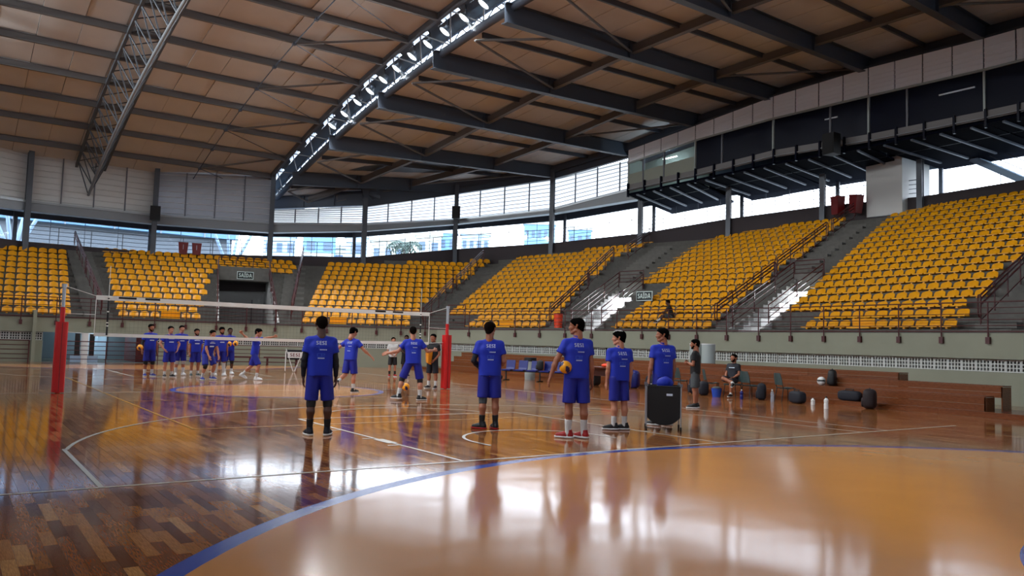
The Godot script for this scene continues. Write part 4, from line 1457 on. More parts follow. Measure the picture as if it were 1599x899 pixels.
func bag(p: Vector3, s: Vector3, turn: float, label: String, mt: Material, backpack := true) -> void:
	var o := thing("backpack" if backpack else "sports_bag", label, "bag", p, turn)
	var m := MB.new()
	if backpack:
		m.soft_box(Vector3(0, s.y * 0.5, 0), Vector3(s.x * 0.5, s.y * 0.5, s.z * 0.5), 0.5)
		m.soft_box(Vector3(0, s.y * 0.82, 0), Vector3(s.x * 0.38, s.y * 0.2, s.z * 0.42), 0.7)
		put("body", m, mt, o)
		m = MB.new()
		m.soft_box(Vector3(0, s.y * 0.32, -s.z * 0.46), Vector3(s.x * 0.36, s.y * 0.24, s.z * 0.16), 0.5)
		put("front_pocket", m, mt, o)
		m = MB.new()
		m.path([Vector3(-0.05, s.y * 0.97, 0), Vector3(-0.03, s.y * 1.06, 0), Vector3(0.03, s.y * 1.06, 0), Vector3(0.05, s.y * 0.97, 0)], 0.01, 6)
		put("handle", m, M.black, o)
		m = MB.new()
		m.box(Vector3(s.x * 0.12, s.y * 0.55, -s.z * 0.5), Vector3(0.06, 0.03, 0.012))
		put("badge", m, M.print, o)
	else:
		m.soft_box(Vector3(0, s.y * 0.5, 0), Vector3(s.x * 0.5, s.y * 0.5, s.z * 0.5), 0.55)
		put("body", m, mt, o)
		m = MB.new()
		m.path([Vector3(-s.x * 0.22, s.y * 0.75, -s.z * 0.4), Vector3(-s.x * 0.16, s.y * 1.12, 0), Vector3(s.x * 0.16, s.y * 1.12, 0), Vector3(s.x * 0.22, s.y * 0.75, -s.z * 0.4)], 0.013, 6)
		put("strap", m, M.black, o)
		m = MB.new()
		m.box(Vector3(0, s.y * 0.96, 0), Vector3(s.x * 0.7, 0.012, 0.02))
		put("zip", m, M.slat, o)

func bottle(p: Vector3, h: float, r: float, label: String, mt: Material, cap: Material, kind := "bottle") -> void:
	var o := thing(kind, label, kind, p)
	var m := MB.new()
	m.lathe(Vector3.ZERO, [[0.0, 0.0], [r, 0.0], [r, h * 0.35], [r * 0.88, h * 0.45], [r, h * 0.55], [r, h * 0.72], [r * 0.42, h * 0.86], [r * 0.4, h * 0.9], [0.0, h * 0.9]], 14)
	put("body", m, mt, o)
	m = MB.new()
	m.tube(Vector3(0, h * 0.89, 0), Vector3(0, h, 0), r * 0.48, -1, 12)
	put("cap", m, cap, o)

func build_bleachers() -> void:
	var o := struct("bleacher")
	var z0 := -32.0
	# platform and three tiers of varnished boards; front x, top height, near end z
	for q in [[13.45, 0.14, 4.0, 15.3], [13.75, 0.52, -0.95, 14.25], [14.2, 0.79, -0.74, 14.7], [14.65, 1.0, -3.7, 15.15]]:
		var x0: float = q[0]; var h: float = q[1]; var z1: float = q[2]; var x1: float = q[3]
		var step := 3.0
		var z := z1
		while z > z0 + 0.1:
			var e := maxf(z - step, z0)
			# riser boards
			var nb := 2 if h > 0.2 else 1
			var hb := 0.28 if q[0] > 14.0 else (0.36 if h > 0.2 else h - 0.03)
			if q[0] > 14.5: hb = 0.22
			for b in nb:
				var m := MB.new()
				var ya := h - 0.03 - hb + hb * b / nb + 0.003; var yb := h - 0.03 - hb + hb * (b + 1) / nb - 0.003
				var k := rng.randf_range(0.75, 1.15)
				m.col = Color(k, k, k)
				m.box(Vector3(x0 + 0.015, (ya + yb) / 2, (z + e) / 2), Vector3(0.03, yb - ya, z - e - 0.006))
				put("riser_board", m, M.bleacher, o)
			var m2 := MB.new()
			var k2 := rng.randf_range(0.85, 1.1)
			m2.col = Color(k2, k2, k2)
			# treads run back to the wall, which turns away at the far end
			m2.box(Vector3((x0 + x1) / 2, h - 0.015, (z + e) / 2), Vector3(x1 - x0 + 0.02, 0.03, z - e - 0.006))
			put("tread_board", m2, M.bleacher, o)
			z = e
			if z < -26.0 and h > 0.2: break
		var m3 := MB.new()
		m3.box(Vector3((x0 + x1) / 2, h / 2 - 0.02, z1 - 0.02), Vector3(x1 - x0, h - 0.04, 0.03))
		put("end_board", m3, M.bleacher, o)
	# items standing on and before the bleachers
	chair(Vector3(13.0, 0, -6.35), -2.0, "grey-green plastic chair standing alone near the black sports bag")
	chair(Vector3(13.0, 0, -7.62), -1.8, "grey-green plastic chair between the seated man and the black backpack")
	chair(Vector3(12.95, 0, -9.15), -2.3, "grey-green plastic chair left of the seated man")
	chair(Vector3(12.9, 0, -8.25), 1.75, "grey-green plastic chair carrying the seated man in black")
	chair(Vector3(12.95, 0, -10.6), -1.5, "grey-green plastic chair half hidden behind the bearded coach")
	bag(Vector3(12.85, 0, -7.1), Vector3(0.38, 0.50, 0.28), 0.6, "black backpack on the floor between two chairs", M.navy)
	bag(Vector3(12.7, 0, -5.72), Vector3(0.62, 0.36, 0.3), 1.2, "black sports bag lying right of the lone chair", M.navy, false)
	bag(Vector3(12.9, 0, -9.85), Vector3(0.5, 0.56, 0.36), 0.9, "large black backpack on the floor just right of the coach", M.navy)
	bag(Vector3(12.6, 0, -9.2), Vector3(0.4, 0.46, 0.3), 0.9, "dark backpack before the chair left of the seated man", M.navy)
	bag(Vector3(13.05, 0, -3.66), Vector3(0.52, 0.54, 0.34), 0.4, "dark backpack with red panels by the end of the bleacher", mat(Color(0.10, 0.02, 0.03), 0.7))
	bag(Vector3(14.05, 0.52, -5.45), Vector3(0.34, 0.48, 0.22), 0.3, "slim black backpack leaning behind the white ball", M.black)
	bag(Vector3(13.6, 0.14, -4.6), Vector3(0.72, 0.3, 0.26), 1.57, "flat black bag on the low platform, left of the red backpack", M.navy, false)
	bag(Vector3(13.0, 0, -12.95), Vector3(0.6, 0.66, 0.5), 0.6, "big blue kit bag on the floor behind the short player", M.chair_blue)
	bag(Vector3(13.1, 0, -12.05), Vector3(0.45, 0.52, 0.4), 0.2, "dark blue kit bag right of the big blue bag", M.navy)
	bag(Vector3(12.75, 0, -14.75), Vector3(0.4, 0.55, 0.3), 0.1, "black backpack leaning beside the wooden table", M.black)
	bottle(Vector3(12.6, 0, -6.52), 0.36, 0.05, "clear plastic bottle standing between black backpack and lone chair", M.water, M.white)
	bottle(Vector3(12.4, 0, -7.5), 0.30, 0.05, "dark blue sports bottle in front of the chair", M.chair_blue, M.white)
	bottle(Vector3(12.7, 0, -11.7), 0.24, 0.05, "small white bottle right of the blue kit bags", M.white, M.white)
	bottle(Vector3(11.64, 0, -4.08), 0.33, 0.06, "white upright carton with black top standing alone on the floor", M.white, M.black, "carton")
	bottle(Vector3(12.7, 0, -5.2), 0.19, 0.06, "small white cup right of the black sports bag", M.white, M.white, "cup")
	var bk := thing("bucket", "bright blue bucket with a cloth by the seated man", "bucket", Vector3(12.35, 0, -8.45))
	var m := MB.new()
	m.lathe(Vector3.ZERO, [[0.0, 0.0], [0.13, 0.0], [0.17, 0.28], [0.18, 0.28], [0.165, 0.26], [0.13, 0.03], [0.0, 0.03]], 18)
	put("body", m, M.line_blue, bk)
	m = MB.new()
	m.ball(Vector3(0, 0.28, 0), Vector3(0.16, 0.06, 0.14), 12, 8)
	put("cloth", m, M.grey_cloth, bk)
	# white and black ball on the tier
	var wb := thing("ball", "white ball with black patch on the second bleacher tier", "ball", Vector3(13.95, 0.52 + 0.13, -5.75))
	m = MB.new(); var mk := MB.new()
	var q2 := MB.new()
	q2.ball(Vector3.ZERO, Vector3(0.13, 0.13, 0.13), 22, 14)
	for i in range(0, q2.v.size(), 3):
		var cc: Vector3 = (q2.v[i] + q2.v[i + 1] + q2.v[i + 2]).normalized()
		var tgt := mk if (absf(cc.y - 0.1) < 0.22 and cc.x < -0.2) else m
		tgt.tri3(q2.v[i], q2.v[i + 1], q2.v[i + 2], q2.n[i], q2.n[i + 1], q2.n[i + 2])
	put("white_panels", m, M.white, wb)
	put("black_panels", mk, M.black, wb)
	# pale round bins standing on the upper tier by the wall
	for q in [[-12.55, "left one of two tall pale grey round bins behind the bleacher"], [-11.95, "right one of two tall pale grey round bins behind the bleacher"]]:
		var b := thing("round_bin", q[1], "bin", Vector3(16.0, 0.0, q[0]))
		m = MB.new()
		m.tube(Vector3.ZERO, Vector3(0, 1.70, 0), 0.26, 0.26, 24)
		put("drum", m, M.pvc, b)
		m = MB.new()
		m.tube(Vector3(0, 1.70, 0), Vector3(0, 1.73, 0), 0.27, 0.26, 24)
		put("lid", m, M.white, b)
	# row of linked blue seats on a black beam
	var bench := thing("waiting_bench", "row of linked blue shell seats on a black beam", "bench", Vector3(11.95, 0, -17.25), 0.43)
	m = MB.new()
	m.box(Vector3(0, 0.40, 0), Vector3(0.06, 0.06, 3.6))
	put("beam", m, M.black, bench)
	for z in [-1.6, 0.0, 1.6]:
		m = MB.new()
		m.box(Vector3(0, 0.2, z), Vector3(0.05, 0.4, 0.05))
		m.box(Vector3(0, 0.02, z), Vector3(0.5, 0.04, 0.05))
		put("leg", m, M.black, bench)
	for k in 6:
		var z := -1.5 + 0.6 * k
		m = MB.new()
		m.box(Vector3(-0.02, 0.45, z), Vector3(0.42, 0.03, 0.46))
		m.box(Vector3(-0.22, 0.44, z), Vector3(0.03, 0.05, 0.44))
		var sh := put("seat", m, M.chair_blue, bench)
		m = MB.new()
		m.box(Vector3(0.22, 0.66, z), Vector3(0.03, 0.36, 0.42), Basis(Vector3.BACK, -0.15))
		m.box(Vector3(0.19, 0.50, z), Vector3(0.03, 0.08, 0.36), Basis(Vector3.BACK, -0.3))
		put("backrest", m, M.chair_blue, sh)
	bag(Vector3(11.95, 0.47, -17.25), Vector3(0.36, 0.40, 0.28), 1.0, "black bag lying on the third blue seat", M.black)
	bag(Vector3(12.5, 0.47, -15.9), Vector3(0.34, 0.36, 0.28), 1.3, "black bag on the right end of the blue seats", M.black)
	bag(Vector3(11.3, 0, -19.3), Vector3(0.5, 0.2, 0.3), 1.3, "dark shoes bag on the floor left of the blue seats", M.navy, false)
	var bin := thing("waste_bin", "white round bin with black lid behind the blue seats", "bin", Vector3(12.75, 0, -19.0))
	m = MB.new()
	m.tube(Vector3.ZERO, Vector3(0, 0.78, 0), 0.22, 0.26, 20)
	put("drum", m, M.pvc, bin)
	m = MB.new()
	m.tube(Vector3(0, 0.78, 0), Vector3(0, 0.95, 0), 0.28, 0.26, 20)
	put("lid", m, M.black, bin)
	# wooden table with things on it
	var tb := thing("table", "dark wooden scorer table behind the tall player", "table", Vector3(12.1, 0, -13.6))
	m = MB.new()
	m.box(Vector3(0, 0.74, 0), Vector3(0.62, 0.04, 1.9))
	put("tabletop", m, M.table_wood, tb)
	for sx in [-0.27, 0.27]:
		for sz in [-0.9, 0.9]:
			m = MB.new()
			m.box(Vector3(sx, 0.36, sz), Vector3(0.05, 0.72, 0.05))
			put("leg", m, M.table_wood, tb)
	m = MB.new()
	m.box(Vector3(0.2, 0.55, 0), Vector3(0.02, 0.3, 1.8))
	put("front_board", m, M.table_wood, tb)
	var cl := thing("jacket", "crumpled orange jacket lying on the wooden table", "jacket", Vector3(12.05, 0.76, -13.2))
	m = MB.new()
	m.ball(Vector3(0, 0.06, 0), Vector3(0.24, 0.09, 0.36), 14, 8)
	m.ball(Vector3(-0.05, 0.06, 0.3), Vector3(0.18, 0.07, 0.2), 12, 8)
	put("cloth", m, M.orange, cl)
	bag(Vector3(12.1, 0.76, -12.85), Vector3(0.34, 0.34, 0.3), 0.4, "dark green bag on the right end of the wooden table", M.chair_green)
	bottle(Vector3(11.95, 0.76, -14.2), 0.22, 0.04, "small bottle on the left end of the wooden table", M.water, M.white)

func build_court_things() -> void:
	ball_at(Vector3(2.52, 0.25, -11.0), "yellow and blue volleyball in the air between the legs of the bending player")
	# ball cart in the foreground: black bag in a folding frame on castors
	var c := thing("ball_cart", "tall black fabric ball cart on castors in front of the last player", "ball cart", Vector3(3.05, 0, -1.85), -0.75)
	c.scale = Vector3(1.0, 0.87, 1.0)
	var m := MB.new()
	# hanging bag, deeper in the middle
	var nx := 12
	for e in [[-0.26, -1.0], [0.26, 1.0]]:
		for i in nx:
			var x0 := -0.30 + 0.6 * i / nx; var x1 := -0.30 + 0.6 * (i + 1) / nx
			var yb := func(x: float) -> float: return 0.12 + 0.16 * pow(absf(x) / 0.30, 2.5)
			var zz := func(x: float) -> float: return e[0] + e[1] * 0.03 * cos(x * 5.0)
			m.quad(Vector3(x0, yb.call(x0), zz.call(x0) * 0.9), Vector3(x1, yb.call(x1), zz.call(x1) * 0.9), Vector3(x1, 0.92, zz.call(x1)), Vector3(x0, 0.92, zz.call(x0)), Vector3(0, 0, e[1]))
	for s in [-0.30, 0.30]:
		m.quad(Vector3(s, 0.28, -0.234), Vector3(s, 0.28, 0.234), Vector3(s, 0.92, 0.26), Vector3(s, 0.92, -0.26), Vector3(signf(s), 0, 0))
	for i in nx:
		var x0 := -0.30 + 0.6 * i / nx; var x1 := -0.30 + 0.6 * (i + 1) / nx
		var y0 := 0.12 + 0.16 * pow(absf(x0) / 0.30, 2.5); var y1 := 0.12 + 0.16 * pow(absf(x1) / 0.30, 2.5)
		m.quad(Vector3(x0, y0, -0.234), Vector3(x1, y1, -0.234), Vector3(x1, y1, 0.234), Vector3(x0, y0, 0.234), Vector3.DOWN)
	put("bag", m, M.black, c)
	m = MB.new()
	m.path([Vector3(-0.31, 0.93, -0.27), Vector3(0.31, 0.93, -0.27), Vector3(0.31, 0.93, 0.27), Vector3(-0.31, 0.93, 0.27), Vector3(-0.31, 0.93, -0.27)], 0.013, 8)
	put("rim", m, M.black, c)
	for sx in [-1, 1]:
		for sz in [-1, 1]:
			m = MB.new()
			m.tube(Vector3(0.31 * sx, 0.09, 0.27 * sz), Vector3(0.31 * sx, 0.95, 0.27 * sz), 0.012, -1, 8)
			put("leg", m, M.galv, c)
			m = MB.new()
			m.tube(Vector3(0.31 * sx - 0.015, 0.045, 0.27 * sz), Vector3(0.31 * sx + 0.015, 0.045, 0.27 * sz), 0.045, -1, 14)
			put("castor", m, M.black, c)
			m = MB.new()
			m.box(Vector3(0.31 * sx, 0.96, 0.27 * sz), Vector3(0.05, 0.06, 0.05))
			put("corner_joint", m, M.slat, c)
	m = MB.new()
	m.box(Vector3(0.10, 0.76, 0.30), Vector3(0.11, 0.045, 0.004))
	put("label_patch", m, M.print, c)
	var bl := thing("blue_bag", "bright blue cloth bundle lying in the black ball cart", "bag", Vector3(3.2, 0.76, -1.95))
	m = MB.new()
	m.ball(Vector3(0, 0.09, 0), Vector3(0.17, 0.12, 0.15), 14, 8)
	m.ball(Vector3(0.02, 0.14, 0.0), Vector3(0.09, 0.08, 0.09), 12, 8)
	put("cloth", m, M.jersey, bl)
	# ball trolley in the distance: navy bag with white banner on crossed white legs
	var t := thing("ball_trolley", "navy ball trolley with white banner on crossed white legs", "ball cart", Vector3(5.1, 0, -25.6), -0.32)
	m = MB.new()
	m.hexa([Vector3(-0.68, 0.55, -0.25), Vector3(0.68, 0.55, -0.25), Vector3(0.68, 0.55, 0.25), Vector3(-0.68, 0.55, 0.25), Vector3(-0.76, 0.98, -0.3), Vector3(0.76, 0.98, -0.3), Vector3(0.76, 0.98, 0.3), Vector3(-0.76, 0.98, 0.3)])
	put("bag", m, M.navy, t)
	for k in 3:
		for s in [-1, 1]:
			var x := -0.74 + 0.74 * k
			for e in [-0.34, 0.34]:
				if absf(x + e) > 0.8: continue
				m = MB.new()
				m.tube(Vector3(x, 1.02, 0.3 * s), Vector3(x + e, 0.03, 0.3 * s), 0.017, -1, 6)
				put("leg", m, M.white, t)
			m = MB.new()
			m.tube(Vector3(x, 0.95, 0.31 * s), Vector3(x, 0.05, 0.31 * s), 0.017, -1, 6)
			put("leg", m, M.white, t)
	for e in [[-0.36, 0.62], [0.40, 0.56]]:
		m = MB.new()
		m.box(Vector3(e[0], 0.76, 0.30), Vector3(e[1], 0.26, 0.02))
		put("banner", m, M.white, t)
	text(t, "SESI", 0.15, Vector3(-0.36, 0.76, 0.312), M.bin_red, 0.42)
	text(t, "SP", 0.15, Vector3(0.42, 0.76, 0.312), M.charcoal, 0.28)

# ---------------------------------------------------------------- far side of the court
func build_far_side() -> void:
	# red benches and a five bar barrier along the far wall
	for q in [[-8.3, "red bench against the far wall, left of the passage"], [4.6, "red bench against the far wall behind the left group"], [6.9, "red bench against the far wall behind the lunging player"]]:
		var x: float = q[0]
		var z := -36.4 + (x + 16.0) * 0.061 + 0.55 if x < -1.3 else -36.1 + (x + 1.3) * 0.253 + 0.62
		var b := thing("bench", q[1], "bench", Vector3(x, 0, z), -0.06 if x < -1.3 else -0.25)
		var m := MB.new()
		m.box(Vector3(0, 0.44, 0), Vector3(1.9, 0.06, 0.32))
		put("seat", m, M.red_rail, b)
		for e in [-0.75, 0.75]:
			m = MB.new()
			m.box(Vector3(e, 0.21, 0), Vector3(0.10, 0.42, 0.28))
			put("leg", m, M.red_rail, b)
		m = MB.new()
		m.box(Vector3(0, 0.18, 0), Vector3(1.5, 0.05, 0.05))
		put("stretcher", m, M.red_rail, b)
	guard("long five-bar barrier before the far wall, left of the passage", [Vector3(-16, 0.0, -35.2), Vector3(-4.7, 0.0, -34.5)], 1.05, 5, [Vector3(-13, 0.0, -35.02), Vector3(-9, 0.0, -34.77), Vector3(-4.7, 0.0, -34.5)], 0.02)
	guard("five-bar barrier across the bluish passage and the wall behind the left group", [Vector3(-3.6, 0.0, -34.4), Vector3(0.8, 0.0, -34.0), Vector3(7.9, 0.0, -32.3)], 1.05, 5, [Vector3(-3.6, 0.0, -34.4), Vector3(-1.5, 0, -34.2), Vector3(0.8, 0.0, -34.0), Vector3(3.2, 0, -33.43), Vector3(5.5, 0, -32.87), Vector3(7.9, 0.0, -32.3)], 0.018)
	# passage under the stand: grey walls, a pale glazed door at the back, column with dark banners
	var w := struct("door_1")
	var m := MB.new()
	m.hexa([Vector3(-4.3, -0.1, -36.2), Vector3(1.1, -0.1, -35.4), Vector3(1.1, -0.1, -42.2), Vector3(-4.3, -0.1, -42.2), Vector3(-4.3, 0.005, -36.2), Vector3(1.1, 0.005, -35.4), Vector3(1.1, 0.005, -42.2), Vector3(-4.3, 0.005, -42.2)])
	put("passage_floor", m, M.concrete, w)
	m = MB.new()
	m.box(Vector3(-1.6, 1.2, -42.3), Vector3(6.2, 2.6, 0.15))
	put("passage_back", m, M.outer_wall, w)
	for x in [-4.4, 1.2]:
		m = MB.new()
		m.box(Vector3(x, 1.2, -39.2), Vector3(0.15, 2.6, 6.2))
		put("passage_side", m, M.parapet, w)
	m = MB.new()
	m.box(Vector3(-0.8, 0.75, -42.1), Vector3(0.95, 1.5, 0.05))
	m.box(Vector3(-0.8, 0.75, -42.05), Vector3(0.04, 1.5, 0.06))
	put("door_leaf", m, M.glow_panel, w)
	m = MB.new()
	m.box(Vector3(0.7, 0.7, -38.5), Vector3(0.8, 1.4, 3.2))
	put("red_counter", m, M.bin_red, w)
	var col := thing("column", "white round column between two dark banners at the far passage", "column", Vector3(-2.35, 0.0, -34.95))
	m = MB.new()
	m.tube(Vector3.ZERO, Vector3(0, 1.45, 0), 0.16, -1, 18)
	put("shaft", m, M.white, col)
	for s in [-0.42, 0.42]:
		m = MB.new()
		m.box(Vector3(s * 0.75, 0.88, 0.0), Vector3(0.22, 1.1, 0.05))
		put("banner", m, M.black, col)
	m = MB.new()
	m.box(Vector3(0, 0.2, 0.05), Vector3(1.2, 0.32, 0.06))
	put("base_panel", m, M.build_a, col)
	var lp := thing("passage_lamp", "bluish ceiling lamp in the far passage beside the court", "lamp", Vector3(-1.2, 2.2, -40.8))
	m = MB.new()
	m.box(Vector3(0, 0.02, 0), Vector3(1.2, 0.06, 0.3))
	put("lamp_glass", m, M.lamp, lp)
	var om := OmniLight3D.new()
	om.name = "passage_light"
	om.position = Vector3(0, -0.12, 0)
	om.light_color = Color(0.75, 0.92, 1.0)
	om.light_energy = 3.0
	om.light_size = 0.25
	om.omni_range = 40.0
	om.omni_attenuation = 2.0
	om.shadow_enabled = true
	lp.add_child(om)
	# bins on the stands
	var bn := thing("waste_bin", "orange bin hanging on the railing at the foot of the long stairs", "bin", at(3, 7.55, 0.42, tread(3, 7.5, 0)))
	m = MB.new()
	m.tube(Vector3.ZERO, Vector3(0, 0.72, 0), 0.20, 0.24, 16)
	put("drum", m, M.orange, bn)
	m = MB.new()
	m.tube(Vector3(0, 0.72, 0), Vector3(0, 0.76, 0), 0.25, 0.24, 16)
	put("rim", m, M.bin_red, bn)
	for q in [[254.0, 1, 3.15, "left one of two dark red bins behind the far seat block"], [273.0, 1, 3.95, "right one of two dark red bins behind the far seat block"]]:
		var pp := at(1, q[2], 10.1, 6.66)
		var o := thing("waste_bin", q[3], "bin", pp, -0.25)
		m = MB.new()
		m.hexa([Vector3(-0.24, 0, -0.2), Vector3(0.24, 0, -0.2), Vector3(0.24, 0, 0.2), Vector3(-0.24, 0, 0.2), Vector3(-0.3, 0.75, -0.25), Vector3(0.3, 0.75, -0.25), Vector3(0.3, 0.75, 0.25), Vector3(-0.3, 0.75, 0.25)])
		put("body", m, M.bin_red, o)
		m = MB.new()
		m.box(Vector3(0, 0.45, 0.235), Vector3(0.02, 0.3, 0.02), Basis(Vector3.RIGHT, 0.06))
		put("mark", m, M.print, o)
	for q in [[Vector3(34.25, 9.6, -18.1), "left one of two red bins on the upper concourse by the glass", 0.0], [Vector3(34.5, 9.6, -17.15), "right one of two red bins on the upper concourse, tilted", 0.10]]:
		var o := thing("waste_bin", q[1], "bin", q[0], 1.35)
		var tilt := Basis(Vector3.BACK, q[2])
		m = MB.new()
		var pts := []
		for e in [Vector3(-0.24, 0, -0.24), Vector3(0.24, 0, -0.24), Vector3(0.24, 0, 0.24), Vector3(-0.24, 0, 0.24), Vector3(-0.29, 1.0, -0.28), Vector3(0.29, 1.0, -0.28), Vector3(0.29, 1.0, 0.28), Vector3(-0.29, 1.0, 0.28)]: pts.append(tilt * e)
		m.hexa(pts)
		put("body", m, M.bin_red, o)
		m = MB.new()
		m.box(tilt * Vector3(0, 1.03, 0), Vector3(0.62, 0.06, 0.6), tilt)
		put("lid", m, M.bin_red, o)

func speaker(p: Vector3, turn: float, label: String, s := 1.0) -> void:
	var o := thing("loudspeaker", label, "loudspeaker", p, turn)
	var m := MB.new()
	m.hexa([Vector3(-0.30, -0.45, 0.28) * s, Vector3(0.30, -0.45, 0.28) * s, Vector3(0.22, -0.45, -0.25) * s, Vector3(-0.22, -0.45, -0.25) * s, Vector3(-0.30, 0.45, 0.28) * s, Vector3(0.30, 0.45, 0.28) * s, Vector3(0.22, 0.45, -0.25) * s, Vector3(-0.22, 0.45, -0.25) * s])
	put("cabinet", m, M.black, o)
	m = MB.new()
	m.box(Vector3(0, 0, 0.285) * s, Vector3(0.54, 0.84, 0.02) * s)
	put("grille", m, M.charcoal, o)
	m = MB.new()
	m.box(Vector3(0, 0.3, -0.42) * s, Vector3(0.08, 0.08, 0.4) * s)
	put("bracket", m, M.steel, o)

# ---------------------------------------------------------------- press cabins over the right stand
const CAB := [[27.7, -28.95, 13.98, 13.45, 12.05, 11.35], [29.4, -24.75, 15.05, 14.45, 12.6, 11.9], [30.45, -19.8, 15.92, 14.95, 13.1, 12.25], [31.4, -14.5, 16.4, 15.2, 13.15, 12.45], [31.4, -8.7, 16.25, 15.07, 13.1, 12.5], [31.2, -3.0, 16.2, 15.05, 13.1, 12.45], [30.2, 3.0, 15.6, 14.6, 12.9, 12.3]]

func cabp(i: int, f: float, col: int, back := 0.0) -> Vector3:
	var a = CAB[i]; var b = CAB[i + 1]
	var d := Vector2(b[0] - a[0], b[1] - a[1]).normalized()
	var o := Vector2(-d.y, d.x)
	if o.x < 0.0: o = -o
	return Vector3(lerpf(a[0], b[0], f) + o.x * back, lerpf(a[col], b[col], f), lerpf(a[1], b[1], f) + o.y * back)

